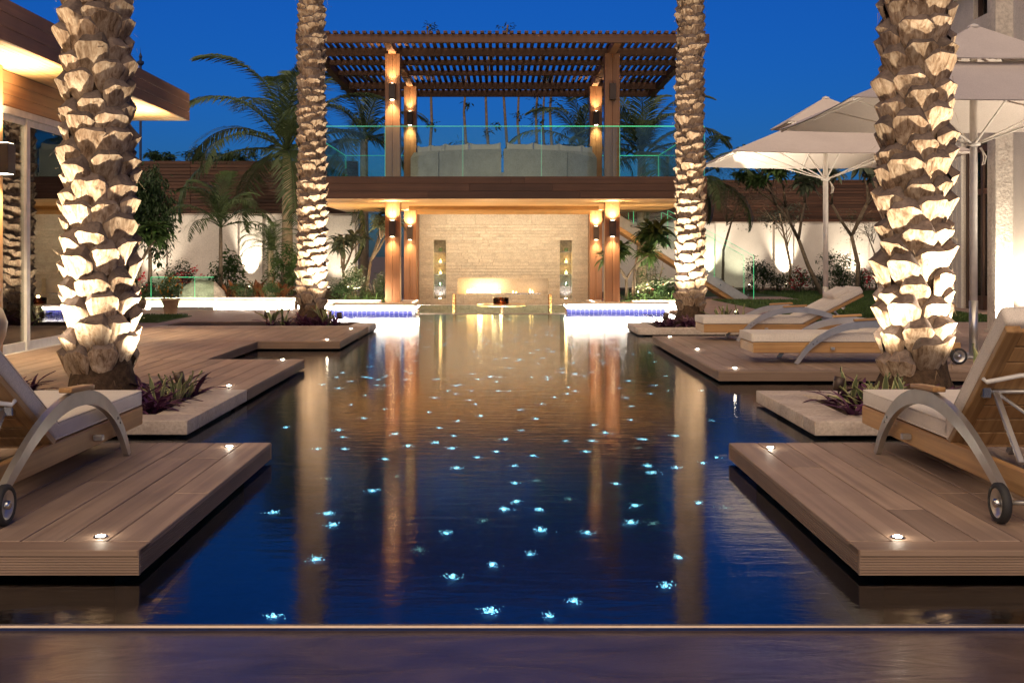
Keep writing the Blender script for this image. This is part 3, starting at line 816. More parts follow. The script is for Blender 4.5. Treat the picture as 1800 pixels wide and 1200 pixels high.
wall_uplight(-7.3, 32.85, 0.27, 420, 'garden uplight at the white wall behind the two small palms', (-7.3, 33.13, 1.6), 50)
wall_uplight(-10.2, 32.3, 0.27, 70, 'garden uplight on the white wall behind the dense dark tree', (-10.0, 33.15, 1.6))
wall_uplight(-4.9, 32.2, 0.27, 70, 'garden uplight on the white wall behind the frangipani by the columns', (-4.7, 33.2, 1.4))
wall_uplight(10.25, 41.0, 0.14, 420, 'garden uplight on the lawn wall behind the slender pale trunk', (10.25, 41.33, 1.6), 55)
wall_uplight(7.4, 40.9, 0.14, 320, 'garden uplight on the lawn wall behind the wispy tree', (7.4, 41.4, 2.0))
wall_uplight(8.7, 40.0, 0.14, 120, 'garden uplight on the lawn wall behind the dark rounded shrub', (8.7, 41.4, 1.6))
wall_uplight(12.6, 40.2, 0.14, 160, 'garden uplight on the lawn wall near the frangipani with thick trunk', (12.8, 41.4, 1.6))
wall_uplight(3.75, 27.6, 0.06, 90, 'uplight among the oleander leaves under the stairs', (3.9, 29.3, 1.6))
wall_uplight(4.9, 33.3, 0.06, 160, 'uplight behind the glass stairs washing the wall', (4.6, 41.3, 1.9))

# ------------------------------------------------------------------ house with deep timber eaves and glass doors
hs = empty('house', (-5.8, 14, 0), 'house with deep timber eaves and white framed glass sliding doors', 'house')
HX, RX, RY1 = -5.80, -5.02, 18.3
for i in range(3):
    z0 = 3.44 + i * 0.146
    for a, b_ in ((-3, 4.2), (4.204, 11.3), (11.304, RY1)):
        bbox('fascia_board', (RX - 0.03, a, z0 + 0.003), (RX, b_, z0 + 0.143), 'fascia_wood', hs, 0.003)
    bbox('fascia_board', (-12, RY1 - 0.03, z0 + 0.003), (RX - 0.034, RY1, z0 + 0.143), 'ipe', hs, 0.003)
n_ = 9; w_ = (RX - 0.034 - (HX + 0.0)) / n_
for i in range(n_):
    bbox('soffit_plank', (HX + i * w_ + 0.002, -3, 3.442), (HX + (i + 1) * w_ - 0.002, RY1 - 0.034, 3.462), 'roof_soffit_wood', hs, 0.002)
MB().box((-12, -3, 3.465), (RX - 0.035, RY1 - 0.035, 3.87)).build('roof', 'dark_wood', hs)
MB().box((-12, 14.9, 3.442), (HX - 0.004, RY1 - 0.036, 3.46)).build('soffit', 'roof_soffit_wood', hs)
for i in range(3):
    z0 = 3.03 + i * 0.136
    bbox('wall_board', (HX - 0.05, -3, z0 + 0.002), (HX - 0.002, 16.6, z0 + 0.134), 'wall_board_wood', hs, 0.003)
# sliding door frames: verticals and rails
ys = [9.6, 11.4, 13.95, 15.75, 16.6]
for y in ys:
    bbox('door_frame', (HX - 0.07, y - 0.05, 0.12), (HX, y + 0.05, 2.94), 'white_metal', hs, 0.004)
bbox('door_frame', (HX - 0.08, 6, 2.942), (HX + 0.01, 16.65, 3.025), 'white_metal', hs, 0.004)
bbox('door_frame', (HX - 0.08, 6, 0.02), (HX + 0.03, 16.65, 0.118), 'white_metal', hs, 0.004)
for a, b_ in zip(ys, ys[1:]):
    p = MB().box((HX - 0.045, a + 0.052, 0.23), (HX - 0.035, b_ - 0.052, 2.86)).build('pane', 'window_glass', hs)
    bbox('sash_rail', (HX - 0.06, a + 0.051, 0.12), (HX - 0.02, b_ - 0.051, 0.228), 'white_metal', hs, 0.003)
    bbox('sash_rail', (HX - 0.06, a + 0.051, 2.862), (HX - 0.02, b_ - 0.051, 2.94), 'white_metal', hs, 0.003)
bbox('corner_post', (HX - 0.16, 16.652, 0.02), (HX + 0.02, 16.85, 3.44), 'plaster', hs, 0.004)
MB().box((-12, 16.66, 0.02), (HX - 0.162, 16.84, 3.44)).build('end_wall', 'plaster', hs)
MB().box((-12, 5.5, 0.0), (HX - 0.085, 16.65, 0.10)).build('room_floor', 'limestone', hs)
MB().box((-9.6, 5.5, 0.1), (-9.5, 16.65, 3.4)).build('room_wall', 'plaster', hs)
MB().box((-12, 5.5, 3.32), (HX - 0.085, 16.65, 3.438)).build('room_ceiling', 'plaster', hs)
MB().box((-12, 5.4, 0.0), (HX, 5.5, 3.44)).build('end_wall', 'plaster', hs)
bbox('door_post', (HX - 0.02, 12.64, 0.12), (HX + 0.11, 12.98, 3.44), 'roof_soffit_wood_v', hs, 0.004)
lamp('room_light', 'AREA', (-7.6, 12.5, 3.28), 380, WARM, hs, (-7.6, 12.5, 0), sx=1.2, sy=4.5)
# pictures of the room behind the glass: sideboard and curtain
cu = empty('curtain', (-6.15, 15.0, 0.11), 'pale curtain hanging inside the glass doors behind the stout palm', 'curtain')
mb = MB()
for i in range(61):
    y = 14.2 + i * 0.026; dx = 0.035 * math.sin(i * 1.25) + 0.012 * math.sin(i * 0.4)
    mb.v += [(-6.2 + dx, y, 0.11), (-6.2 + dx * 0.6, y, 3.2)]
for i in range(60): mb.f.append((2*i, 2*i+2, 2*i+3, 2*i+1))
mb.build('cloth', 'curtain', cu, True)
sb = empty('sideboard', (-9.2, 13.4, 0.1), 'dark wooden cabinet standing inside the glass doors', 'cabinet')
MB().box((-9.48, 12.4, 0.2), (-9.0, 15.2, 1.0)).build('carcass', 'dark_wood', sb)
for i in range(4): bbox('door', (-9.0, 12.42 + i * 0.695, 0.23), (-8.975, 13.10 + i * 0.695, 0.97), 'ipe_y', sb, 0.004)
for y in (12.5, 15.1): MB().box((-9.4, y - 0.04, 0.1), (-9.1, y + 0.04, 0.2)).build('leg', 'dark_wood', sb)
tv = empty('television', (-9.45, 13.8, 1.5), 'dark wall screen inside the room behind the glass doors', 'television')
bbox('screen', (-9.49, 13.0, 1.45), (-9.43, 14.8, 2.45), 'rubber', tv, 0.01)
vs = empty('vase', (-5.55, 12.93, 0.12), 'large rounded ceramic vase beside the house door post', 'vase')
MB().lathe([(0.0001, 0), (0.11, 0), (0.15, 0.05), (0.24, 0.28), (0.26, 0.42), (0.21, 0.56), (0.10, 0.66), (0.085, 0.70), (0.12, 0.74), (0.10, 0.74), (0.07, 0.69), (0.0001, 0.66)], 24, (-5.67, 12.42, 0.12)).build('body', 'ceramic', vs, True)

def house_sconce(y, label):
    e = empty('wall_lantern', (HX, y, 2.3), label, 'wall light', 'box wall lights on the house')
    bbox('housing', (HX + 0.112, y - 0.10, 2.19), (HX + 0.31, y + 0.10, 2.53), 'bronze', e, 0.004)
    for s, zz in ((-1, 2.186), (1, 2.532)):
        MB().box((HX + 0.13, y - 0.08, zz), (HX + 0.29, y + 0.08, zz + 0.003)).build('lens', 'led_sconce', e)
        lamp('lantern_beam', 'SPOT', (HX + 0.22, y, 2.36 + s * 0.2), 420 if s > 0 else 160, WARM, e, (HX + 0.2, y, 2.36 + s * 2), 120, 0.9, 0.05)
house_sconce(12.75, 'dark box wall light on the timber post at the glass doors')
house_sconce(16.75, 'dark box wall light on the house corner behind the stout palm')

# ------------------------------------------------------------------ villa wing with rough column
vl = empty('villa', (10.3, 22, 0), 'tall pale villa wall with upper window and brown glazed door behind the parasols', 'house')
VX = 10.3
def vwall(y0, y1, z0, z1): MB().box((VX, y0, z0), (VX + 0.3, y1, z1)).build('wall', 'render_mauve', vl)
vwall(25.32, 26.4, 0, 7.05); vwall(14.0, 23.7, 0, 3.7); vwall(14.0, 23.66, 3.7, 7.05)
vwall(23.70, 25.32, 3.7, 6.42); vwall(24.85, 25.32, 6.42, 7.05)
MB().box((VX + 0.31, 14, -0.02), (VX + 8, 26.4, 7.0)).build('inner_volume', 'render_mauve', vl)
bbox('roof_edge', (VX - 0.25, 13.8, 7.06), (VX + 8, 26.6, 7.25), 'plaster', vl, 0.01)
MB().box((VX + 0.22, 23.70, 6.43), (VX + 0.23, 24.84, 7.05)).build('window_pane', 'window_glass', vl)
bbox('window_frame', (VX + 0.1, 24.80, 6.43), (VX + 0.2, 24.85, 7.05), 'dark_wood', vl, 0.004)
for k in range(4): bbox('pilaster', (VX - 0.06, 25.36 + k * 0.25, 0.05), (VX - 0.002, 25.56 + k * 0.25, 5.3), 'plaster', vl, 0.006)
# glazed brown door
dr = empty('glazed_door', (VX + 0.05, 24.5, 0.11), 'brown framed glazed door in the villa wall behind the parasol pole', 'door')
for a, b_ in ((25.20, 25.32), (24.40, 24.52), (23.70, 23.82)): bbox('stile', (VX + 0.02, a, 0.12), (VX + 0.12, b_, 3.66), 'dark_wood', dr, 0.004)
for a, b_ in ((23.822, 24.398), (24.522, 25.198)):
    for z0, z1 in ((0.12, 0.42), (2.6, 2.72), (3.52, 3.66)): bbox('rail', (VX + 0.03, a, z0), (VX + 0.11, b_, z1), 'ipe_y', dr, 0.004)
    MB().box((VX + 0.06, a, 0.422), (VX + 0.07, b_, 2.598)).build('pane', 'window_glass', dr)
    MB().box((VX + 0.06, a, 2.722), (VX + 0.07, b_, 3.518)).build('pane', 'window_glass', dr)
wl_ = empty('added_floor_light', (9.8, 22.6, 0.11), 'added floor light brightening the villa wall beside the brown door', 'floor light')  # lamp added to brighten the dim villa wall
MB().lathe([(0.0001, 0), (0.07, 0), (0.07, 0.008), (0.0001, 0.008)], 14, (9.75, 22.4, 0.112)).build('lens', 'led_sconce', wl_)
lamp('added_villa_fill', 'SPOT', (9.7, 22.4, 0.14), 260, WARMW, wl_, (10.3, 22.6, 1.8), 130, 0.9, 0.05)
# rough plaster column and an added unseen twin, lit from their feet
def rough_column(y, label, lab2):
    cm = empty('plaster_column', (7.5, y + 0.15, 0), label, 'column')
    bbox('shaft', (7.40, y, 0.11), (7.67, y + 0.30, 6.6), 'rough_plaster', cm, 0.012, 2)
    bbox('base', (7.36, y - 0.04, 0.10), (7.71, y + 0.34, 0.16), 'limestone', cm, 0.008)
    bbox('cross_beam', (7.30, y - 0.1, 6.6), (10.28, y + 0.40, 7.0), 'render_mauve', cm, 0.01)
    e = empty('column_uplight', (7.5, y - 0.4, 0.11), lab2, 'floor light', 'floor lights at the rough columns')
    MB().lathe([(0.0001, 0), (0.07, 0), (0.07, 0.008), (0.0001, 0.008)], 14, (7.52, y - 0.27, 0.112)).build('lens', 'led_sconce', e)
    lamp('column_beam', 'SPOT', (7.50, y - 0.31, 0.14), 420, WARMW, e, (7.40, y - 0.10, 1.3), 125, 0.9, 0.04)
rough_column(17.05, 'rough pale plaster column brightly lit from its foot beside the parasol', 'recessed floor uplight at the foot of the rough plaster column')
rough_column(12.2, 'second rough plaster column, an unseen addition carrying an uplight for the parasols', 'floor uplight added at the unseen second column to brighten the parasols')  # column and uplight added out of view to brighten the parasol undersides

# ------------------------------------------------------------------ stairs with glass sides
st = empty('staircase', (6.5, 30.6, 0.1), 'open timber stair with steel stringer and bolted glass sides climbing to the terrace', 'staircase')
SX0, SZ0, SX1, SZ1 = 6.62, 0.12, 3.02, 2.47
sl = (SZ1 - SZ0) / (SX1 - SX0)
def prism_x(name, pts, y0, y1, mat, par):
    mb = MB(); n = len(pts)
    mb.v = [(x, y0, z) for x, z in pts] + [(x, y1, z) for x, z in pts]
    mb.f = [tuple(range(n)), tuple(range(2*n - 1, n - 1, -1))] + [(i, n + i, n + (i+1) % n, (i+1) % n) for i in range(n)]
    return mb.build(name, mat, par)
for y0 in (30.60, 31.76):
    prism_x('stringer', [(SX0, SZ0), (SX0 - 0.35, SZ0), (SX1, SZ1 - 0.30), (SX1, SZ1), (SX0, SZ0 + 0.06)], y0, y0 + 0.04, 'alu', st)
prism_x('under_board', [(SX0 - 0.36, SZ0), (SX0 - 0.55, SZ0), (SX1, SZ1 - 0.43), (SX1, SZ1 - 0.305)], 30.66, 31.74, 'teak', st)
for i in range(14):
    x = SX0 - 0.1 - i * 0.255; z = SZ0 + 0.02 + (i + 1) * (SZ1 - SZ0) / 14.4
    bbox('tread', (x - 0.28, 30.645, z - 0.05), (x, 31.755, z - 0.012), 'teak', st, 0.004)
px_ = [6.78, 5.72, 4.47, 3.55, 3.05]
for y0 in (30.575, 31.81):
    for a, b_ in zip(px_, px_[1:]):
        za, zb = SZ0 + sl * (min(a, SX0) - SX0), SZ0 + sl * (b_ - SX0)
        a2 = a - 0.012
        prism_x('pane', [(a2, za), (b_, zb), (b_, min(zb + 1.15, 2.49)), (a2, za + 1.15)] if zb + 1.15 < 2.49 else [(a2, za), (b_, zb), (b_, 2.49), (a2, min(2.49, za + 1.15))], y0, y0 + 0.014, 'stair_glass', st)
        MB().box((a2, y0 - 0.001, za), (a2 + 0.007, y0 + 0.015, min(2.49, za + 1.15))).build('edge', 'glass_edge_glow_bright', st)
        if za + 1.15 < 2.3:
            prism_x('edge', [(a2, za + 1.15), (b_, min(2.49, zb + 1.15)), (b_, min(2.5, zb + 1.163)), (a2, za + 1.163)], y0 - 0.001, y0 + 0.015, 'glass_edge_glow', st)
        for u in (0.15, 0.85):
            for dz in (0.06, 0.20):
                xx = a + (b_ - a) * u; zz = SZ0 + sl * (min(xx, SX0 - 0.1) - SX0) - 0.22 + dz
                mb = MB(); mb.tube([(xx, y0 - 0.02, zz + 0.06), (xx, y0 + 0.028, zz + 0.06)], 0.022, 10); mb.build('bolt', 'steel', st)

# ------------------------------------------------------------------ sun loungers (axis +x runs from the hinge to the foot end)
def make_lounger(back_deg, name='sun_lounger', pillow=False):
    root = empty(name)
    def bx(n_, a, b_, mat, bev=0.005, seg=1, par=None):
        return link(n_, bbox_mesh(b_[0]-a[0], b_[1]-a[1], b_[2]-a[2], bev, seg) if True else None, mat, par or root, [(a[i]+b_[i])/2 for i in range(3)])
    FT, HD = 1.36, -0.86
    for s in (-1, 1): bx('side_rail', (HD, s*0.315-0.02, 0.115), (FT, s*0.315+0.02, 0.225), 'teak')
    bx('end_rail', (FT-0.04, -0.294, 0.115), (FT, 0.294, 0.225), 'teak'); bx('end_rail', (HD, -0.294, 0.115), (HD+0.04, 0.294, 0.225), 'teak')
    for i in range(11): bx('slat', (0.0 + i*0.118, -0.292, 0.195), (0.10 + i*0.118, 0.292, 0.215), 'teak', 0.003)
    bx('seat_cushion', (0.0, -0.33, 0.228), (FT+0.015, 0.33, 0.325), 'fabric', 0.028, 4)
    # reclining back, built flat then turned about the hinge
    B = empty('backrest'); B.parent = root; B.location = (0.0, 0, 0.215); B.rotation_euler = (0, R(back_deg), 0)
    L = 0.90
    def bb(n_, a, b_, mat, bev=0.005, seg=1): return link(n_, bbox_mesh(b_[0]-a[0], b_[1]-a[1], b_[2]-a[2], bev, seg), mat, B, [(a[i]+b_[i])/2 for i in range(3)])
    for s in (-1, 1): bb('back_stile', (-L, s*0.30-0.035, -0.02), (-0.01, s*0.30+0.035, 0.02), 'teak')
    for i in range(8): bb('back_slat', (-L+0.01+i*0.112, -0.262, -0.012), (-L+0.112+i*0.112, 0.262, 0.01), 'teak', 0.003)
    bb('back_cushion', (-L-0.02, -0.33, 0.022), (0.035, 0.33, 0.115), 'fabric', 0.028, 4)
    if pillow: bb('head_pillow', (-L+0.12, -0.26, 0.10), (-L+0.36, 0.26, 0.185), 'fabric', 0.035, 4)
    mb = MB(); mb.tube([(-L*0.62, -0.335, -0.02), (-L*0.63, -0.33, -0.045), (-L*0.70, -0.2, -0.055), (-L*0.72, 0, -0.057), (-L*0.70, 0.2, -0.055), (-L*0.63, 0.33, -0.045), (-L*0.62, 0.335, -0.02)], 0.011, 6)
    link('strap', mb.mesh('strap', True), 'white_metal', B)
    def piping(x0, x1, y, z, par):
        q = 0.022; pts = []
        for (cx, cy, a0) in ((x1-q, y-q, 0), (x0+q, y-q, 90), (x0+q, -y+q, 180), (x1-q, -y+q, 270)):
            for k in range(4): a = R(a0 + 30*k); pts.append((cx + q*math.cos(a), cy + q*math.sin(a), z))
        pts.append(pts[0]); mb = MB(); mb.tube(pts, 0.0045, 6, False); link('piping', mb.mesh('piping', True), 'fabric', par)
    piping(0.004, FT+0.012, 0.326, 0.318, root); piping(-L-0.016, 0.031, 0.326, 0.108, B)
    piping(0.004, FT+0.012, 0.327, 0.238, root)
    # strut frame from the back down to the rails
    c, s_ = math.cos(R(back_deg)), math.sin(R(back_deg))
    P = Vector((-0.46*c - 0.02*s_, 0, 0.215 + 0.46*s_ - 0.02*c)); Q = Vector((-0.62, 0, 0.225))
    for s in (-1, 1):
        mb = MB(); a, b_ = P + Vector((0, s*0.25, 0)), Q + Vector((0, s*0.25, 0))
        d = (b_ - a); ln = d.length; me = bbox_mesh(0.028, 0.018, round(ln, 3), 0.003)
        o = link('strut', me, 'alu', root, (a + b_) / 2); o.rotation_euler = d.to_track_quat('Z', 'Y').to_euler()
        a2, b2 = P + Vector((0, s*0.25, 0)), Q.lerp(P, 0.25) + Vector((0, 0.0, 0))
        d = b2 - a2; o = link('strut', bbox_mesh(0.022, 0.014, round(d.length, 3), 0.003), 'alu', root, (a2 + b2) / 2); o.rotation_euler = d.to_track_quat('Z', 'Y').to_euler()
        bx('strut_bracket', (P.x-0.02, s*0.285-0.012, P.z-0.03), (P.x+0.02, s*0.285+0.03, P.z+0.03), 'steel')
    mb = MB(); mb.tube([P + Vector((0, -0.29, 0)), P + Vector((0, 0.29, 0))], 0.012, 8); link('strut_bar', mb.mesh('strut_bar', True), 'alu', root)
    # arched arm legs, wheels on the head side
    for s in (-1, 1):
        y = s * 0.385
        cps = [(0.92, 0.0), (0.80, 0.16), (0.62, 0.30), (0.40, 0.39), (0.15, 0.425), (-0.10, 0.405), (-0.36, 0.33), (-0.60, 0.21), (-0.80, 0.085)]
        pts = []
        for i in range(len(cps) - 1):
            p0 = cps[max(i-1, 0)]; p1 = cps[i]; p2 = cps[i+1]; p3 = cps[min(i+2, len(cps)-1)]
            for k in range(4):
                t_ = k / 4
                pts.append(tuple(0.5*((2*p1[j]) + (-p0[j]+p2[j])*t_ + (2*p0[j]-5*p1[j]+4*p2[j]-p3[j])*t_*t_ + (-p0[j]+3*p1[j]-3*p2[j]+p3[j])*t_**3) for j in (0, 1)))
        pts.append(cps[-1])
        mb = MB(); n = len(pts)
        for i, p in enumerate(pts):
            a = pts[max(i-1, 0)]; b_ = pts[min(i+1, n-1)]
            tx, tz = b_[0]-a[0], b_[1]-a[1]; ll = math.hypot(tx, tz); nx, nz = tz/ll, -tx/ll
            wv = 0.022 + 0.016 * math.sin(math.pi * i / (n-1))
            if nz < 0: nx, nz = -nx, -nz
            for o_, yy in ((wv, y-0.016), (wv, y+0.016), (-wv, y+0.016), (-wv, y-0.016)):
                mb.v.append((p[0] + nx*o_, yy, max(0.0, p[1] + nz*o_)))
        for i in range(n-1):
            for j in range(4): q = (j+1) % 4; mb.f.append((i*4+j, i*4+q, i*4+4+q, i*4+4+j))
        mb.f.append((0,1,2,3)); mb.f.append(tuple((n-1)*4+j for j in (3,2,1,0)))
        arm = link('arm', mb.mesh('arm', False), 'alu', root)
        ar = bx('armrest', (-0.02, y-0.034, 0.462), (0.30, y+0.034, 0.488), 'teak', 0.009, 3)
        ar.rotation_euler = (0, R(3), 0)
        for xx in (0.05, 0.22): bx('armrest_foot', (xx-0.02, y-0.012, 0.44), (xx+0.02, y+0.012, 0.464), 'alu', 0.002)
        for xx, zz in ((0.74, 0.215), (0.70, 0.245)):
            mb = MB(); mb.tube([(xx, y + s*0.016, zz), (xx, y + s*0.021, zz)], 0.008, 8); link('bolt', mb.mesh('bolt'), 'steel', root)
        bx('cross_bracket', (0.5, min(y, s*0.335), 0.15), (0.54, max(y, s*0.335), 0.18), 'alu', 0.003)
        # wheel
        W = empty('wheel'); W.parent = root; W.location = (-0.80, s*0.425, 0.088)
        def ring(prof, nm, mat):
            mb = MB().lathe(prof, 28); mb.f = mb.f[:-2]; mb.xf(Matrix.Rotation(R(90), 4, 'X')); link(nm, mb.mesh(nm, True), mat, W)
        ring([(0.064, -0.018), (0.078, -0.020), (0.087, -0.012), (0.088, 0.0), (0.087, 0.012), (0.078, 0.020), (0.064, 0.018), (0.062, 0.0), (0.064, -0.018)], 'tyre', 'rubber')
        ring([(0.063, -0.015), (0.056, -0.015), (0.050, -0.004), (0.020, -0.003), (0.020, 0.003), (0.050, 0.004), (0.056, 0.015), (0.063, 0.015)], 'rim', 'alu')
        mb = MB(); mb.tube([(0, -0.028, 0), (0, -0.024, 0), (0, 0.024, 0), (0, 0.028, 0)], [0.012, 0.019, 0.019, 0.012], 14); link('hub', mb.mesh('hub', True), 'steel', W)
    mb = MB(); mb.tube([(-0.80, -0.40, 0.088), (-0.80, 0.40, 0.088)], 0.011, 8); link('axle', mb.mesh('axle', True), 'alu', root)
    return root
GL = 'wheeled sun loungers'
la = make_lounger(32)
tag(la, 'teak lounger with raised back on the near deck at the house side', 'sun lounger', GL)
la.location = (-2.55, 5.66, DT); la.rotation_euler = (0, 0, R(90))
lb = make_lounger(43); tag(lb, 'teak lounger with raised back on the near deck at the parasol side', 'sun lounger', GL)
lb.location = (2.57, 5.70, DT); lb.rotation_euler = (0, 0, R(90))
lc = make_lounger(27, pillow=True)
tag(lc, 'sun lounger with head pillow, farther of the two facing the pool beneath the parasols', 'sun lounger', GL)
lc.location = (4.10, 15.75, DT); lc.rotation_euler = (0, 0, R(180))
ld = copy_tree(lc); tag(ld, 'sun lounger half hidden by the thick palm trunk, nearer of two beneath the parasols', 'sun lounger', GL)
ld.location = (4.05, 12.50, DT); ld.rotation_euler = (0, 0, R(180))

# ------------------------------------------------------------------ parasols
def parasol(x, y, label):
    e = empty('parasol', (x, y, DT), label, 'parasol', 'square white parasols')
    hw, hd, zr = 1.86, 1.52, 2.88
    tw, td, zt = 0.58, 0.48, 3.42
    vw, vd, zv, za = 0.78, 0.64, 3.44, 3.88
    def frustum(a, za_, b_, zb_, sag, nm, thick=0.010):
        mb = MB(); n = 8; rows = 5
        for side in range(4):
            k0 = len(mb.v)
            for r_ in range(rows + 1):
                t_ = r_ / rows; w = a[0] + (b_[0]-a[0])*t_; d = a[1] + (b_[1]-a[1])*t_; z = za_ + (zb_-za_)*t_
                for i in range(n + 1):
                    u = -1 + 2*i/n
                    dz = -sag * (1-u*u) * (1 - 0.6*t_)
                    p = [(u*w, -d), (w, u*d), (-u*w, d), (-w, -u*d)][side]
                    mb.v.append((x + p[0], y + p[1], z + dz))
            for r_ in range(rows):
                for i in range(n):
                    k = k0 + r_*(n+1) + i; mb.f.append((k, k+1, k+n+2, k+n+1))
        k = len(mb.v); nf = len(mb.f)
        mb.v += [(p[0], p[1], p[2]-thick) for p in mb.v]; mb.f += [tuple(i + k for i in f)[::-1] for f in mb.f[:nf]]
        return mb.build(nm, 'canopy_fabric', e)
    frustum((hw, hd), zr, (tw, td), zt, 0.035, 'canopy')
    frustum((vw, vd), zv, (0.05, 0.05), za, 0.02, 'vent')
    MB().lathe([(0.0001, 0), (0.07, 0), (0.06, 0.03), (0.02, 0.05), (0.0001, 0.055)], 14, (x, y, za - 0.01)).build('finial', 'pole_white', e, True)
    mb = MB(); mb.tube([(x, y, 0.72), (x, y, za - 0.02)], 0.043, 16); mb.build('pole', 'pole_white', e, True)
    mb = MB(); mb.tube([(x, y, DT + 0.02), (x, y, 0.76)], 0.049, 16); mb.build('sleeve', 'alu', e, True)
    bbox('base_plate', (x-0.28, y-0.28, DT+0.001), (x+0.28, y+0.28, DT+0.03), 'alu', e, 0.008)
    mb = MB(); mb.lathe([(0.045, 0), (0.075, 0.01), (0.08, 0.05), (0.045, 0.07)], 14, (x, y, 2.52)); mb.build('runner_hub', 'pole_white', e, True)
    mb = MB(); mb.lathe([(0.045, 0), (0.07, 0.01), (0.07, 0.05), (0.045, 0.06)], 14, (x, y, 3.38)); mb.build('top_hub', 'pole_white', e, True)
    for i in range(8):
        p = [(-1,-1),(0,-1),(1,-1),(1,0),(1,1),(0,1),(-1,1),(-1,0)][i]
        tip = Vector((x + p[0]*(hw-0.03), y + p[1]*(hd-0.03), zr - 0.028 - (0.03 if 0 in p else 0)))
        top = Vector((x + p[0]*0.07, y + p[1]*0.07, 3.40 + 0.1)); 
        top = Vector((x + p[0]*tw, y + p[1]*td, zt - 0.035))
        hub = Vector((x + p[0]*0.06, y + p[1]*0.06, 3.40))
        def bar(a, b_, nm, w=0.026, h=0.016):
            d = b_ - a; o = link(nm, bbox_mesh(w, h, round(d.length, 3), 0.003), 'pole_white', e, (a + b_)/2 - wloc(e)); o.rotation_euler = d.to_track_quat('Z', 'Y').to_euler()
        bar(top, tip, 'rib'); bar(hub, top, 'rib')
        bar(Vector((x + p[0]*0.06, y + p[1]*0.06, 2.56)), tip.lerp(top, 0.42) - Vector((0, 0, 0.02)), 'strut')
        bar(Vector((x + p[0]*0.05, y + p[1]*0.05, za - 0.06)), Vector((x + p[0]*(vw-0.03), y + p[1]*(vd-0.03), zv - 0.02 - (0.012 if 0 in p else 0))), 'vent_rib', 0.02, 0.012)
    mb = MB(); pts = [(x + 0.05, y - 0.05, 2.5)] + [(x + 0.06 + 0.03*math.sin(t_*0.7), y - 0.06, 2.5 - 0.05*t_) for t_ in range(1, 5)] + [(x + 0.1, y - 0.06, 2.32), (x + 0.12, y - 0.06, 2.40), (x + 0.06, y - 0.06, 2.5)]
    mb.tube(pts, 0.008, 6); mb.build('pull_cord', 'fabric', e, True)
    return e
parasol(5.38, 18.9, 'square white parasol farther from the pool edge decks, between slim palm and thick palm')
parasol(5.39, 13.0, 'large square white parasol whose pole stands behind the thick brightly lit palm')

# ------------------------------------------------------------------ date palms
def boot_mesh(seed, W, H, P):
    """one cut leaf base: a shield leaning out to a sharp lip, then a sloping cut face"""
    rg = random.Random(seed); mb = MB()
    us = [-1, -0.86, -0.58, -0.25, 0.1, 0.4, 0.66, 0.88, 1]; nu = len(us) - 1
    prof = lambda u: (1 - 0.20*u*u) if abs(u) < 0.7 else (0.70 if abs(u) < 0.95 else 0.22)
    rowsv = [(0.0, 0.34, 0.02), (0.16, 0.60, 0.22), (0.42, 0.84, 0.50), (0.72, 0.97, 0.80), (1.0, 1.0, 1.0)]
    skew = rg.uniform(-0.14, 0.14); tilt = rg.uniform(-0.10, 0.10); sag = rg.uniform(0.10, 0.20)
    J = lambda a: rg.uniform(-a, a)
    def lip(u): return H*(1 - sag*(1 - u*u) - 0.34*u**4) + tilt*u*W*0.35
    for (v, wf, of) in rowsv:
        for u in us:
            zz = (lip(u) + J(0.004)) if v == 1.0 else H*v - (0.10*H*(1-u*u) if v < 0.1 else 0) + (lip(u) - H)*v*0.6
            mb.v.append((u*W/2*wf + skew*W*v*0.25 + J(0.003), P*of*prof(u) + J(0.003) - 0.012, zz))
    for (of, up, wf) in ((0.62, 0.13, 0.93), (0.20, 0.33, 0.80), (-0.25, 0.40, 0.66)):
        for u in us:
            mb.v.append((u*W/2*wf + skew*W*0.25, P*of*prof(u) - 0.012 + J(0.002), lip(u) + H*up*(1 - 0.55*u*u) + J(0.004)))
    nr = 8
    for r_ in range(nr - 1):
        for i in range(nu):
            k = r_*(nu+1) + i; mb.f.append((k, k+1, k+nu+2, k+nu+1))
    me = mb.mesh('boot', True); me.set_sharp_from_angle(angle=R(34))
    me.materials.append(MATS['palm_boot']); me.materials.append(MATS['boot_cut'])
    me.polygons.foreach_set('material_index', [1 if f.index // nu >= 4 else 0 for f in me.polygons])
    return me
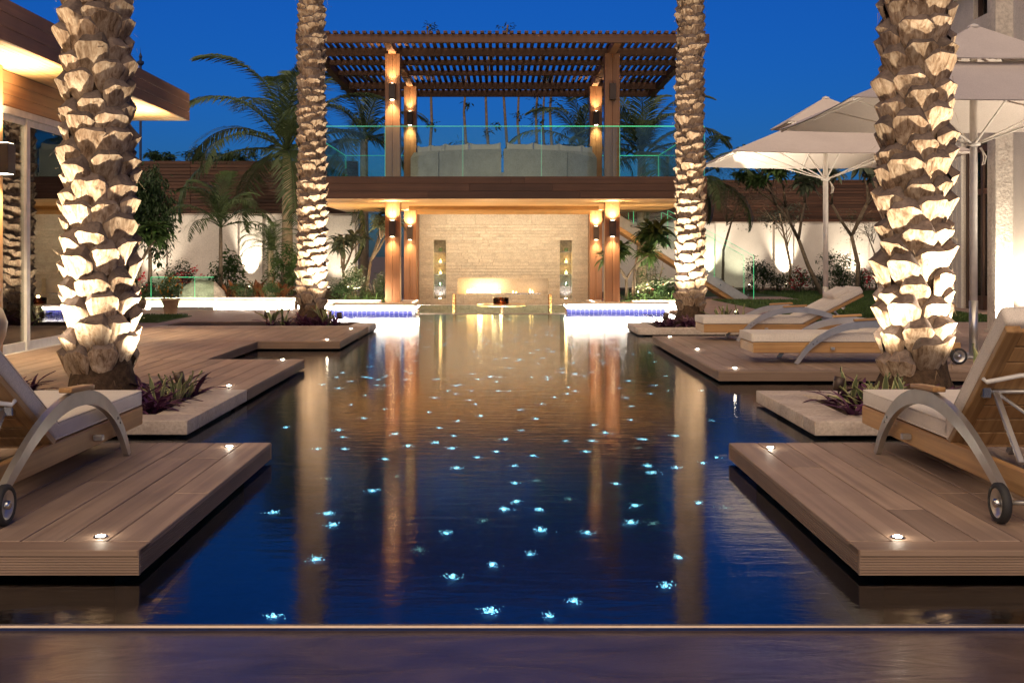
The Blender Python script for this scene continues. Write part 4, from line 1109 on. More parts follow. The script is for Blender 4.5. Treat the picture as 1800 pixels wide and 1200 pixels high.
def frond_mesh(seed, L, n, leaf, a0, droop, width=0.035, vee=0.5, rach=0.02):
    """arching pinnate frond starting at the origin along +x"""
    rg = random.Random(seed); mb = MB(); pts = []; p = Vector((0, 0, 0)); a = a0; step = L / 24
    for i in range(25):
        pts.append(p.copy()); p = p + Vector((math.cos(a), 0, math.sin(a))) * step; a -= droop / 24 * (0.4 + 1.2 * i / 24)
    mb.tube(pts, [rach * (1 - 0.85 * i / 24) for i in range(25)], 5)
    for i in range(n):
        t_ = 0.10 + 0.90 * i / n; f = t_ * 24; k = min(23, int(f)); q = pts[k].lerp(pts[k+1], f - k)
        d = (pts[k+1] - pts[k]).normalized(); up = Vector((-d.z, 0, d.x))
        ll = leaf * (math.sin(math.pi * min(1, 0.18 + 0.80 * t_)) ** 0.7) * rg.uniform(0.85, 1.1)
        for s in (-1, 1):
            dirv = (d * rg.uniform(0.55, 0.85) + Vector((0, s, 0)) * 0.9 + up * rg.uniform(0.1, vee)).normalized()
            m1 = q + dirv * ll * 0.5 + Vector((0, 0, -0.04 * ll)); m2 = q + dirv * ll + Vector((0, 0, -rg.uniform(0.25, 0.55) * ll))
            sd = dirv.cross(Vector((0, 0, 1)));  sd = sd.normalized() * width * 0.5 if sd.length > 0.01 else Vector((width*0.5, 0, 0))
            k0 = len(mb.v); mb.v += [tuple(q - sd*0.5), tuple(q + sd*0.5), tuple(m1 + sd), tuple(m1 - sd), tuple(m2)]
            mb.f += [(k0, k0+1, k0+2, k0+3), (k0+3, k0+2, k0+4)]
    return mb.mesh('frond')
date_fronds = [frond_mesh(s, 3.0, 46, 0.42, R(50), R(95), 0.03) for s in (1, 2)]
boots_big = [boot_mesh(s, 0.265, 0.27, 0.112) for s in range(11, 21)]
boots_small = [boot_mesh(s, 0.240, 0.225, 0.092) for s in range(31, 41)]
def date_palm(x, y, label, boots, r0, dz, seed, zb=0.09, base_r=0.33, H=7.7, lean=0.0, per=5):
    rg = random.Random(seed); e = empty('date_palm', (x, y, zb), label, 'palm tree', 'tall date palms with stubby trunk scales')
    mb = MB(); nz, nr = 60, 20; wob = [rg.uniform(0, 6.28) for _ in range(4)]
    def off(z): return Vector((0.012*math.sin(z*0.9 + wob[0]) + lean*z, 0.03*math.sin(z*0.8 + wob[1]), 0))
    for j in range(nz + 1):
        z = H * (j/nz); fl = max(0, 1 - z/0.36)
        rr = r0 + (base_r - r0) * fl**1.3 - 0.006*z - 0.015
        for i in range(nr):
            a = 2*math.pi*i/nr; r_ = rr * (1 + 0.05*math.sin(3*a + z*4) + rg.uniform(-0.05, 0.05)); o = off(z)
            mb.v.append((r_*math.cos(a) + o.x, r_*math.sin(a) + o.y, z))
    for j in range(nz):
        for i in range(nr): q = (i+1) % nr; mb.f.append((j*nr+i, j*nr+q, (j+1)*nr+q, (j+1)*nr+i))
    link('trunk', mb.mesh('trunk', True), 'palm_fibre', e)
    i = 0; z = -0.12; row = 0; tw = rg.uniform(0, 6.28)
    while z < H - 0.15 and i < 296:
        for q in range(per):
            a = tw + (q + 0.5*(row % 2)) * 6.2832/per + row*0.02 + rg.uniform(-0.06, 0.06); fl = max(0, 1 - z/0.42)
            rr = r0 - 0.006*z - 0.012; o = off(z + 0.1)
            if z + dz*2*q/per < 0.13: continue
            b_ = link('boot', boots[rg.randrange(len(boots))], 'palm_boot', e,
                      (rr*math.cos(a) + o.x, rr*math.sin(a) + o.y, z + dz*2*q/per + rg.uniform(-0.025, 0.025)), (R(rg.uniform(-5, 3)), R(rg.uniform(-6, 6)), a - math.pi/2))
            s = rg.uniform(0.88, 1.12); b_.scale = (s * rg.choice([1, -1]), s*rg.uniform(0.8, 1.2), s*rg.uniform(0.9, 1.15))
            i += 1
        z += dz*rg.uniform(0.9, 1.1); row += 1
    mb = MB()            # loose fibres between the scales
    for k in range(420):
        z = rg.uniform(0.1, 4.6 if y < 12 else 6.6); a = rg.uniform(0, 6.283); rr = r0 + rg.uniform(0.03, 0.085); o = off(z)
        p = Vector((rr*math.cos(a) + o.x, rr*math.sin(a) + o.y, z)); d = Vector((math.cos(a)*0.7 + rg.uniform(-0.8, 0.8), math.sin(a)*0.7 + rg.uniform(-0.8, 0.8), rg.uniform(-0.9, 0.6))).normalized()
        ln = rg.uniform(0.04, 0.12); sd = d.cross(Vector((0, 0, 1))).normalized()*0.0022
        k0 = len(mb.v); mb.v += [tuple(p - sd), tuple(p + sd), tuple(p + d*ln + Vector((0, 0, -0.02)))]; mb.f.append((k0, k0+1, k0+2))
    tag(link('fibre', mb.mesh('fibre'), 'fibre_hair', e), kind='stuff')
    o = off(H)
    for k in range(26):
        a = k*2.39996; el = -0.55 + 1.25*(k/26)
        link('frond', date_fronds[k % 2], 'frond_green', e, (o.x, o.y, H - 0.1), (0, -el*0.7 + 0.3, a), (1.0, 1.0, 1.0))
    return e
date_palm(-3.24, 9.15, 'stout date palm in the bed beside the sliding glass doors', boots_big, 0.232, 0.183, 41, per=7)
date_palm(3.32, 9.10, 'thick brightly lit date palm in front of the parasols', boots_big, 0.236, 0.183, 42, base_r=0.38, per=7)
date_palm(-3.30, 19.75, 'slimmer date palm between the small garden palms and the pavilion', boots_small, 0.214, 0.155, 43, per=7)
date_palm(3.26, 19.70, 'slimmer date palm in front of the glass sided stairs', boots_small, 0.214, 0.155, 44, per=7)

def spike(x, y, z, power, tgt, label, spot=108):
    e = empty('spike_light', (x, y, z), label, 'garden light', 'spike lights at the palms')
    d = (Vector(tgt) - Vector((x, y, z + 0.2))).normalized(); q = d.to_track_quat('Z', 'Y').to_matrix().to_4x4()
    mb = MB(); mb.tube([(x, y, z), (x, y, z + 0.14)], 0.008, 8); mb.build('spike', 'bronze', e)
    M_ = Matrix.Translation((x, y, z + 0.2)) @ q
    mb = MB().lathe([(0.0001, -0.06), (0.034, -0.055), (0.042, 0.0), (0.042, 0.05), (0.036, 0.05), (0.034, 0.02), (0.0001, 0.018)], 14).xf(M_); mb.build('head', 'bronze', e, True)
    mb = MB().lathe([(0.0001, 0.024), (0.033, 0.024), (0.033, 0.03), (0.0001, 0.034)], 14).xf(M_); mb.build('lens', 'led_deck', e)
    p = M_ @ Vector((0, 0, 0.06))
    lamp('spike_beam', 'SPOT', p, power, WARMW, e, tgt, spot, 1.0, 0.03)
spike(-3.85, 8.40, 0.08, 440, (-3.32, 9.1, 2.6), 'spike light in front of the stout palm on its house side')
spike(-2.62, 9.25, 0.08, 200, (-3.2, 9.15, 2.4), 'spike light among purple leaves beside the stout palm')
spike(4.05, 8.45, 0.08, 500, (3.4, 9.05, 2.3), 'spike light in front of the thick palm on its parasol side')
spike(2.62, 8.85, 0.08, 170, (3.25, 9.1, 2.6), 'glowing spike light among sword leaves beside the thick palm')
spike(-2.70, 18.95, 0.08, 640, (-3.26, 19.7, 3.0), 'spike light at the slim palm nearer the potted orange tree', 100)
spike(-3.95, 19.1, 0.08, 160, (-3.35, 19.7, 3.2), 'spike light on the deck side of the slim palm by the potted orange tree', 100)
spike(2.70, 18.75, 0.08, 680, (3.2, 19.65, 3.0), 'spike light at the slim palm in front of the stairs', 100)
spike(3.95, 19.1, 0.08, 160, (3.3, 19.7, 3.2), 'spike light on the lawn side of the slim palm by the stairs', 100)

# ------------------------------------------------------------------ plants in the stone beds
def blade_mesh(seed, L, W, curve, edge_mat=None, mat='leaf_variegated', wave=0.01, fold=0.25):
    rg = random.Random(seed); mb = MB(); n = 7; cols = [-1, -0.72, 0, 0.72, 1]
    for j in range(n + 1):
        t_ = j/n; w = W/2 * (math.sin(math.pi*(0.16 + 0.84*t_))**0.75 if t_ < 1 else 0.02)
        x = curve * t_**2 * L; z = L * t_ * (1 - 0.25*curve*t_)
        for c in cols: mb.v.append((x - abs(c)*0 + wave*math.sin(t_*9 + c*2), c*w, z + abs(c)*0.0 - 0))
        for c_i in range(5):
            v = mb.v[-5 + c_i]; mb.v[-5 + c_i] = (v[0] - fold*abs(cols[c_i])*w, v[1], v[2])
    for j in range(n):
        for c in range(4): k = j*5 + c; mb.f.append((k, k+1, k+6, k+5))
    me = mb.mesh('leaf', True); me.materials.append(MATS[mat])
    if edge_mat:
        me.materials.append(MATS[edge_mat]); me.polygons.foreach_set('material_index', [1 if f.index % 4 in (0, 3) else 0 for f in me.polygons])
    return me
sans = [blade_mesh(s, 0.34, 0.058, 0.22*(s % 3), 'leaf_edge') for s in range(4)]
rhoeo = [blade_mesh(s, 0.22, 0.034, 0.55 + 0.25*(s % 3), None, 'leaf_purple', 0.004, 0.5) for s in range(4)]
strap = [blade_mesh(s, 0.5, 0.03, 0.5 + 0.3*(s % 3), None, 'leaf_green', 0.01, 0.4) for s in range(4)]
croton = [blade_mesh(s, 0.42, 0.10, 0.35, None, 'leaf_bronze', 0.015, 0.3) for s in range(3)]
def clump(name, x, y, z, leaves, n, label, cat, group, rg, lean=(0.1, 0.9), sc_=(0.7, 1.2)):
    e = empty(name, (x, y, z), label, cat, group)
    for k in range(n):
        a = k*2.39996 + rg.uniform(-0.4, 0.4); s = rg.uniform(*sc_); tl = rg.uniform(*lean)
        link('leaf', leaves[rg.randrange(len(leaves))], None, e, (0.02*math.cos(a), 0.02*math.sin(a), 0), (0, tl, a), (s, s, s))
    return e
rg = random.Random(77)
for k in range(5):
    clump('snake_plant', rg.uniform(-2.95, -2.58), rg.uniform(8.45, 9.5), 0.08, sans, 6, 'sword-leaved yellow edged plant in the bed of the stout palm', 'plant', 'sword plants at the stout palm', rg, (0.1, 0.7), (0.55, 0.85))
for k in range(24):
    t_ = rg.random()
    xx, yy = (rg.uniform(-3.1, -2.56), rg.uniform(8.34, 9.75)) if t_ < 0.75 else (rg.uniform(-4.3, -3.7), rg.uniform(8.9, 9.75))
    clump('purple_plant', xx, yy, 0.08, rhoeo, 11, 'low purple leaved plant in the bed of the stout palm', 'plant', 'purple plants at the stout palm', rg, sc_=(0.9, 1.4))
for k in range(6):
    clump('snake_plant', rg.uniform(2.60, 3.05), rg.uniform(8.35, 9.1), 0.08, sans, 6, 'sword-leaved yellow edged plant in the bed of the thick lit palm', 'plant', 'sword plants at the thick palm', rg, (0.1, 0.7), (0.6, 1.0))
for xx, yy in ((3.86, 9.05), (3.95, 8.9)):
    clump('snake_plant', xx, yy, 0.08, sans, 4, 'tall sword-leaved plant on the parasol side of the thick lit palm', 'plant', 'sword plants beside the parasol', rg, (0.2, 0.5), (1.3, 1.6))
for k in range(24):
    clump('purple_plant', rg.uniform(2.55, 3.7), rg.uniform(8.28, 8.8) if k % 2 else rg.uniform(8.28, 9.35), 0.08, rhoeo, 11, 'low purple leaved plant in the bed of the thick lit palm', 'plant', 'purple plants at the thick palm', rg, sc_=(0.9, 1.4))
for sx, nm in ((-1, 'slim palm nearer the house'), (1, 'slim palm before the stairs')):
    for k in range(14):
        clump('purple_plant', sx*rg.uniform(2.62, 3.9), rg.uniform(18.85, 19.5), 0.08, rhoeo, 10, 'small purple leaved plant at the foot of the ' + nm, 'plant', 'purple plants at the ' + nm, rg, sc_=(0.9, 1.5))
    for k in range(4):
        clump('snake_plant', sx*rg.uniform(2.7, 4.2), rg.uniform(18.9, 19.4), 0.08, sans, 6, 'small sword-leaved plant at the foot of the ' + nm, 'plant', 'sword plants at the ' + nm, rg, (0.05, 0.5))

# ------------------------------------------------------------------ recessed deck lights
dl = [(177, 943, 'front corner of the near deck at the house side'), (403, 785, 'back corner of the near deck at the house side'),
      (1578, 944, 'front corner of the near deck at the parasol side'), (1354, 787, 'back corner of the near deck at the parasol side'),
      (402, 678, 'walkway just behind the stout palm planter'), (497, 632, 'walkway corner at the small water notch'),
      (575, 597, 'deck corner beyond the small water notch'), (617, 578, 'deck close to the slim palm nearer the house'),
      (1292, 647, 'front edge of the lounger deck'), (1226, 614, 'pool edge of the lounger deck, middle one'), (1177, 592, 'pool edge of the lounger deck, farthest one'),
      (246, 576, 'deck beside the small lawn patch')]
for px, py, where in dl:
    Y = (CAMZ - DT) * 2000 / (py - 450); p = at(px, py, Y)
    e = empty('deck_light', (p.x, p.y, DT), 'small glowing recessed light on the ' + where, 'deck light', 'recessed deck lights')
    MB().lathe([(0.020, 0.001), (0.030, 0.001), (0.029, 0.004), (0.020, 0.0045)], 18, (p.x, p.y, DT)).build('bezel', 'steel', e, True)
    MB().lathe([(0.0001, 0.0055), (0.012, 0.0075), (0.019, 0.005), (0.0195, 0.0012), (0.0001, 0.0012)][::-1], 16, (p.x, p.y, DT)).build('lens', 'led_deck', e, True)
    lamp('deck_glow', 'POINT', (p.x, p.y, DT + 0.03), 0.22, WARMW, e, size=0.015)

# ------------------------------------------------------------------ fibre optic stars in the pool floor
def star_mesh(seed, mat):
    rg = random.Random(seed); mb = MB()
    for k in range(95):  # specks spread in a dome imitate one fibre's light scattered by ripples
        r_ = abs(rg.gauss(0, 0.025)); a = rg.uniform(0, 6.283); s = rg.uniform(0.0006, 0.0017)
        x, y = r_*math.cos(a)*1.15, r_*math.sin(a); z = 0.004 + abs(rg.gauss(0, 0.027))
        k0 = len(mb.v); mb.v += [(x-s, y-s, z), (x+s, y-s*0.6, z), (x+s*0.7, y+s, z), (x-s, y+s*0.7, z), (x, y, z+s)]
        mb.f += [(k0, k0+1, k0+4), (k0+1, k0+2, k0+4), (k0+2, k0+3, k0+4), (k0+3, k0, k0+4)]
    me = mb.mesh('scatter_specks'); me.materials.append(MATS[mat]); return me
smesh = [star_mesh(s, 'fibre_tip') for s in range(6)]; sdim = [star_mesh(s, 'star_speck_dim') for s in range(20, 23)]
near_px = [(645,644),(592,663),(602,655),(617,670),(665,667),(642,695),(617,711),(639,735),(676,719),(695,763),(595,756),(603,768),(558,789),(606,789),(503,751),(676,807),
 (654,863),(578,903),(585,923),(555,984),(785,937),(765,778),(794,788),(798,766),(804,740),(772,752),(753,724),(764,699),(718,784),(803,823),(839,804),
 (872,794),(888,772),(916,756),(941,736),(845,731),(836,710),(825,703),(914,720),(952,710),(937,801),(905,819),(905,849),(907,882),(887,896),(947,896),(950,932),(932,974),(866,993),
 (994,775),(1040,775),(1064,761),(1044,747),(1030,794),(1130,772),(1110,714),(1101,699),(1109,738),(1088,682),(1144,692),(1175,687),(1170,661),(1187,766),(1252,739),(1138,819),(1146,831),
 (1084,850),(1116,889),(1109,919),(1188,822),(1236,814),(1260,804),(1228,884),(1031,937),(1193,980),(482,1084),(795,1015),(862,1075),(1170,1030),(1009,1057),(965,1083),(480,901),
 (997,692),(1011,687),(895,687),(876,687),(802,692),(828,687),(974,698),(1000,681),(935,663),(963,667),(1011,657)]
dim_px = [(575,842),(699,838),(738,968),(941,845),(848,916),(1122,788),(1150,921),(1000,877),(1273,893),(997,778)]
def floor_point(px, py):
    d = Vector(((px - 882)/2000, 1, -(py - 450)/2000)); k = CAMZ/(-d.z); hit = d*k; hit.z = 0
    dn = d.normalized(); hl = Vector((dn.x, dn.y, 0)); s = hl.length/1.33; c = math.sqrt(1 - s*s); hl.normalize()
    return hit + hl * (s/c) * 0.99
def put_star(p, ms, rg, s=1.0):
    o = link('star_light', ms[rg.randrange(len(ms))], None, None, (p.x, p.y, -0.995), (0, 0, rg.uniform(0, 6.28)), (s, s, s))
    tag(o, 'small blue white fibre optic star light in the pool floor', 'star light', 'star lights in the pool floor')
rg = random.Random(91)
for px, py in near_px: put_star(floor_point(px, py), smesh, rg, rg.uniform(0.65, 1.0))
for px, py in dim_px:
    p = floor_point(px, py); o = link('star_light', sdim[rg.randrange(3)], None, None, (p.x, p.y, -0.995), (0, 0, rg.uniform(0, 6.28)))
    tag(o, 'dim greenish fibre optic star light in the pool floor', 'star light', 'dim star lights in the pool floor')
for k in range(150):
    x = rg.uniform(-2.1, 2.1); y = rg.uniform(11.8, 24.0)
    put_star(Vector((x, y, 0)), smesh, rg, rg.uniform(0.8, 1.15))

# ------------------------------------------------------------------ garden vegetation
def leaf_cloud(rg, c, rad, n, size, clumps=12, droop=0.3, aspect=0.4, spread=0.42):
    """many small folded leaves gathered in clumps inside an ellipsoid"""
    mb = MB(); cs = []
    while len(cs) < clumps:
        p = Vector((rg.uniform(-1, 1), rg.uniform(-1, 1), rg.uniform(-1, 1)))
        if 0.15 < p.length < 0.95: cs.append(p)
    for k in range(n):
        q = cs[rg.randrange(clumps)] + Vector((rg.gauss(0, 1), rg.gauss(0, 1), rg.gauss(0, 1))) * spread * 0.5
        p = Vector((c[0] + q.x*rad[0], c[1] + q.y*rad[1], c[2] + q.z*rad[2]))
        d = Vector((rg.uniform(-1, 1) + q.x*0.5, rg.uniform(-1, 1) + q.y*0.5, rg.uniform(-0.6, 0.6) - droop)).normalized()
        s = size * rg.uniform(0.6, 1.25); sd = d.cross(Vector((rg.uniform(-0.5, 0.5), rg.uniform(-0.5, 0.5), 1))).normalized() * s * aspect * 0.5
        up = sd.cross(d) * 0.35
        k0 = len(mb.v); mb.v += [tuple(p), tuple(p + d*s*0.5 + sd + up), tuple(p + d*s), tuple(p + d*s*0.5 - sd + up)]
        mb.f += [(k0, k0+1, k0+2), (k0, k0+2, k0+3)]
    return mb
def bush(name, c, rad, n, size, mat, label, cat='shrub', group=None, blossom=None, nb=0, bsize=0.06, seed=1, clumps=14, droop=0.2, stems=True, zg=None):
    rg = random.Random(seed); z0 = zg if zg is not None else c[2] - rad[2]
    e = empty(name, (c[0], c[1], z0), label, cat, group)
    leaf_cloud(rg, c, rad, n, size, clumps, droop).build('foliage', mat, e)
    mb = MB()
    for k in range(7):
        a = rg.uniform(0, 6.28); t = Vector((c[0] + rad[0]*0.6*math.cos(a), c[1] + rad[1]*0.6*math.sin(a), c[2] + rad[2]*rg.uniform(0, 0.6)))
        b0 = Vector((c[0] + 0.05*math.cos(a), c[1] + 0.05*math.sin(a), z0)); m_ = b0.lerp(t, 0.5) + Vector((0, 0, 0.08))
        mb.tube([b0, m_, t], [0.014, 0.010, 0.005], 5)
    mb.build('stem', 'bark', e)
    if blossom: leaf_cloud(rg, (c[0], c[1] - rad[1]*0.2, c[2] + rad[2]*0.25), (rad[0]*0.95, rad[1]*0.9, rad[2]*0.85), nb, bsize, 9, 0.0, 0.9, 0.3).build('blossom', blossom, e)
    return e
def palm(name, x, y, z0, h, fronds, n, label, mat, trunk_r=0.06, el=(-0.2, 1.1), scale=1.0, seed=1, bark='bark_pale', group=None, aim=None, lean=(0, 0)):
    rg = random.Random(seed); e = empty(name, (x, y, z0), label, 'palm tree', group)
    mb = MB(); pts = [(lean[0]*(k/8)**1.5, lean[1]*(k/8)**1.5, h*k/8) for k in range(9)]
    rad = []
    mb.tube(pts, [trunk_r*(1.25 - 0.35*k/8 + (0.06 if k % 2 else 0)) for k in range(9)], 10); link('trunk', mb.mesh('trunk', True), bark, e)
    for k in range(n):
        a = k*2.39996 + rg.uniform(-0.2, 0.2); t_ = (k + 0.5)/n; s = scale*rg.uniform(0.85, 1.12)
        link('frond', fronds[k % len(fronds)], mat, e, (pts[-1][0], pts[-1][1], h), (rg.uniform(-0.2, 0.2), -(el[0] + (el[1]-el[0])*t_), a), (s, s, s))
    return e
fr_mid = [frond_mesh(s, 1.7, 34, 0.42, R(38), R(120), 0.034, 0.2, 0.014) for s in (11, 12, 13)]
fr_big = [frond_mesh(s, 3.3, 60, 0.72, R(35), R(115), 0.042, 0.1, 0.03) for s in (21, 22, 23)]
fr_fine = [frond_mesh(s, 1.15, 40, 0.22, R(40), R(140), 0.012, 0.3, 0.008) for s in (31, 32)]
p = at(388, 490, 29.5); palm('feather_palm', p.x, 29.5, 0.26, 1.75, fr_mid, 11, 'small feather palm with drooping fronds beside the lit wall panel', 'frond_green', 0.045, (-0.35, 1.15), 1.05, 3, 'bark')
p = at(476, 490, 29.0); palm('pygmy_palm', p.x, 29.0, 0.26, 1.15, fr_fine, 26, 'pygmy palm with fine fronds and stout pale trunk near the slim date palm', 'frond_green', 0.075, (-0.5, 1.3), 1.0, 4)
p = at(492, 300, 31.2); palm('coconut_palm', p.x + 0.2, 31.2, 0.26, 3.9, fr_big, 20, 'tall coconut palm arching over the timber screen beside the pavilion', 'frond_green', 0.13, (-0.95, 1.15), 1.15, 8)
p = at(640, 300, 36.5); palm('coconut_palm', p.x, 36.5, 0, 5.0, fr_big, 13, 'dark coconut palm rising behind the pavilion terrace at its house end', 'frond_dark', 0.13, (-0.7, 1.0), 0.9, 5)
p = at(1128, 300, 36.0); palm('coconut_palm', p.x, 36.0, 0, 4.4, fr_big, 17, 'dark bushy coconut palm behind the glass at the stairs end of the terrace', 'frond_dark', 0.14, (-0.7, 1.15), 1.0, 6)
p = at(1020, 300, 37.5); palm('coconut_palm', p.x, 37.5, 0, 4.9, fr_big, 13, 'dark coconut palm behind the middle of the terrace sofa', 'frond_dark', 0.14, (-0.6, 1.1), 0.85, 7)
p = at(1222, 300, 35.0); palm('coconut_palm', p.x, 35.0, 0, 3.6, fr_big, 12, 'coconut palm with fronds showing behind the slim date palm at the stairs', 'frond_dark', 0.13, (-0.7, 0.8), 0.85, 9)

# slim tall trunks behind the pavilion
k_ = 0
for px, top_y, lab in ((820, 95, 'first from the house side'), (858, 62, 'second from the house side'), (889, 44, 'third from the house side, the tallest'), (914, 120, 'fourth from the house side'), (946, 100, 'fifth from the house side'), (958, 130, 'sixth from the house side'), (971, 90, 'seventh from the house side'), (755, 46, 'alone nearest the house end')):
    Y = 46 + (k_ % 3); k_ += 1; p = at(px, top_y, Y); rgk = random.Random(px)
    e = empty('slender_tree', (p.x, Y, 0), 'slender bare trunked tree behind the pergola, ' + lab, 'tree', 'slender trees behind the pergola')
    mb = MB(); mb.tube([(p.x + 0.10*math.sin(j*1.3 + px), Y, (p.z)*j/8) for j in range(9)], [0.10 - 0.008*j for j in range(9)], 7); mb.build('trunk', 'bark', e, True)
    mb = leaf_cloud(rgk, (p.x, Y, p.z - 0.05), (0.28, 0.28, 0.22), 60, 0.20, 6, 0.3, 0.3)
    for zz in (0.5, 0.62, 0.78, 0.9):
        q = leaf_cloud(rgk, (p.x + rgk.uniform(-0.4, 0.4), Y, p.z*zz), (0.32, 0.3, 0.22), 34, 0.24, 4, 0.3, 0.3); mb.add(q.v, q.f)
    mb.build('crown', 'leaf_dark', e)

# dense dark tree and frangipani by the house
def tree(name, x, y, z0, h, c, rad, n, size, mat, label, seed, trunk_r=0.08, clumps=26, droop=0.7, bark='bark', aspect=0.3):
    rg = random.Random(seed); e = empty(name, (x, y, z0), label, 'tree')
    mb = MB(); top = Vector(c)
    mb.tube([(x, y, z0), (x + 0.03, y, z0 + h*0.4), (c[0], c[1], c[2])], [trunk_r*1.2, trunk_r, trunk_r*0.45], 9)
    for k in range(9):
        a = k*2.4; t_ = rg.uniform(0.2, 0.8); b0 = Vector((x, y, z0 + h*0.55)).lerp(top, t_)
        t = Vector((c[0] + rad[0]*0.7*math.cos(a), c[1] + rad[1]*0.7*math.sin(a), c[2] + rad[2]*rg.uniform(-0.6, 0.7)))
        mb.tube([b0, b0.lerp(t, 0.5) + Vector((0, 0, 0.05)), t], [trunk_r*0.4, trunk_r*0.25, trunk_r*0.1], 5)
    mb.build('trunk', bark, e, True)
    leaf_cloud(rg, c, rad, n, size, clumps, droop, aspect, 0.36).build('crown', mat, e)
    return e
p = at(262, 375, 27.5); tree('evergreen_tree', p.x, 27.5, 0.26, 1.6, (p.x, 27.5, p.z - 0.02), (0.62, 0.6, 1.0), 4600, 0.17, 'leaf_dark', 'dense dark leaved tree just past the stout palm against the timber screen', 3, 0.05, 40, 0.9)
def frangipani(x, y, z0, h, label, seed, scale=1.0, leafmat='leaf_grey', lean=0.3, depth=3, spread=0.75, nl=13, trunk_r=0.05, name='frangipani_tree', blossoms=False, cat='tree'):
    rg = random.Random(seed); e = empty(name, (x, y, z0), label, cat); mb = MB(); tips = []
    def grow(p, d, ln, r_, lev):
        q = p + d*ln; mid = p.lerp(q, 0.5) + Vector((rg.uniform(-0.05, 0.05), rg.uniform(-0.05, 0.05), 0.02))*ln
        mb.tube([p, mid, q], [r_, r_*0.85, r_*0.7], 7)
        if lev == 0: tips.append((q, d)); return
        for k in range(rg.choice([2, 3, 3])):
            a = rg.uniform(0, 6.28); nd = (d + Vector((math.cos(a), math.sin(a)*0.8, 0.25))*spread).normalized()
            grow(q, nd, ln*rg.uniform(0.5, 0.75), r_*0.66, lev - 1)
    grow(Vector((0, 0, 0)), Vector((lean, 0.05, 1)).normalized(), h*0.55, trunk_r, depth)
    link('trunk', mb.mesh('trunk', True), 'bark', e)
    ros = frang_ros[leafmat]
    for q, d in tips:
        s = scale*rg.uniform(0.8, 1.15)
        link('leaf_cluster', ros[rg.randrange(3)], None, e, q - Vector((0, 0, 0)), (rg.uniform(-0.4, 0.4), rg.uniform(-0.4, 0.4), rg.uniform(0, 6.28)), (s, s, s))
    return e
def rosette_mesh(seed, mat, L=0.36, W=0.10, n=14):
    rg = random.Random(seed); mb = MB()
    for k in range(n):
        a = k*2.39996; el = R(rg.uniform(-35, 55)); s = rg.uniform(0.75, 1.1)*L
        pts = []
        for j in range(5):
            t_ = j/4; r_ = s*t_*math.cos(el - t_*0.5); z = s*t_*math.sin(el - t_*0.5)
            w = W/2*math.sin(math.pi*(0.12 + 0.86*t_)); pts.append((r_, w, z))
        k0 = len(mb.v); ca, sa = math.cos(a), math.sin(a)
        for (r_, w, z) in pts:
            for s_ in (-1, 0, 1): mb.v.append((r_*ca - s_*w*sa, r_*sa + s_*w*ca, z + abs(s_)*w*0.35))
        for j in range(4):
            for c in range(2): q = k0 + j*3 + c; mb.f.append((q, q+1, q+4, q+3))
    me = mb.mesh('leaf_cluster', True); me.materials.append(MATS[mat]); return me
frang_ros = {m_: [rosette_mesh(s, m_) for s in range(3)] for m_ in ('leaf_grey', 'leaf_green', 'leaf_dark')}
p = at(640, 500, 29.5); frangipani(p.x, 29.5, 0.05, 2.0, 'frangipani with strap leaf rosettes between slim palm and wooden column', 5, 1.25, 'leaf_grey', 0.15, 2, 0.6)
p = at(608, 500, 30.3); frangipani(p.x, 30.3, 0.05, 1.5, 'shorter frangipani close behind the slim palm beside the pavilion', 6, 1.2, 'leaf_grey', -0.1, 2, 0.6)
p = at(246, 470, 26.6); frangipani(p.x, 26.6, 0.26, 1.5, 'small frangipani just past the stout palm trunk', 7, 1.2, 'leaf_green', 0.0, 2, 0.6)
p = at(1120, 500, 28.2); frangipani(p.x - 0.1, 28.2, 0.05, 1.6, 'dark glossy oleander like shrub beneath the stairs beside the wooden column', 9, 1.25, 'leaf_dark', 0.05, 3, 0.8, cat='shrub', name='oleander')
p = at(1105, 500, 27.6); frangipani(p.x - 0.05, 27.6, 0.05, 1.2, 'green leafy shrub at the very foot of the wooden column near the stairs', 10, 1.0, 'leaf_green', 0.0, 3, 0.8, cat='shrub', name='oleander')
p = at(1446, 500, 34); frangipani(p.x, 34, 0.1, 3.3, 'leaning frangipani tree on the lawn under the far parasol', 21, 1.15, 'leaf_green', -0.42, 4, 0.75, trunk_r=0.075)
p = at(1507, 500, 33); frangipani(p.x, 33, 0.1, 3.2, 'upright frangipani tree on the lawn beside the thick palm', 15, 1.5, 'leaf_grey', -0.08, 3, 0.7, trunk_r=0.075)
p = at(1270, 500, 35); tree('wispy_tree', p.x, 35, 0.1, 3.4, (p.x + 0.5, 35, 3.1), (1.5, 1.0, 0.95), 2600, 0.075, 'leaf_dark', 'wispy fine leaved tree behind the glass stairs on the lawn', 8, 0.04, 30, 0.2)
p = at(1388, 500, 39.5); tree('slender_tree', p.x, 39.5, 0.1, 2.2, (p.x - 0.35, 39.5, 2.75), (1.0, 0.7, 0.5), 800, 0.13, 'leaf_grey', 'slender pale trunk tree in front of the lit wall stripe', 9, 0.05, 14, 0.3, 'bark_pale')
p = at(1540, 500, 38.5); tree('wispy_tree', p.x, 38.5, 0.1, 2.6, (p.x - 0.4, 38.5, 2.3), (1.0, 0.7, 0.6), 700, 0.09, 'leaf_dark', 'thin staked tree beside the thick palm against the lawn wall', 12, 0.03, 14, 0.2)

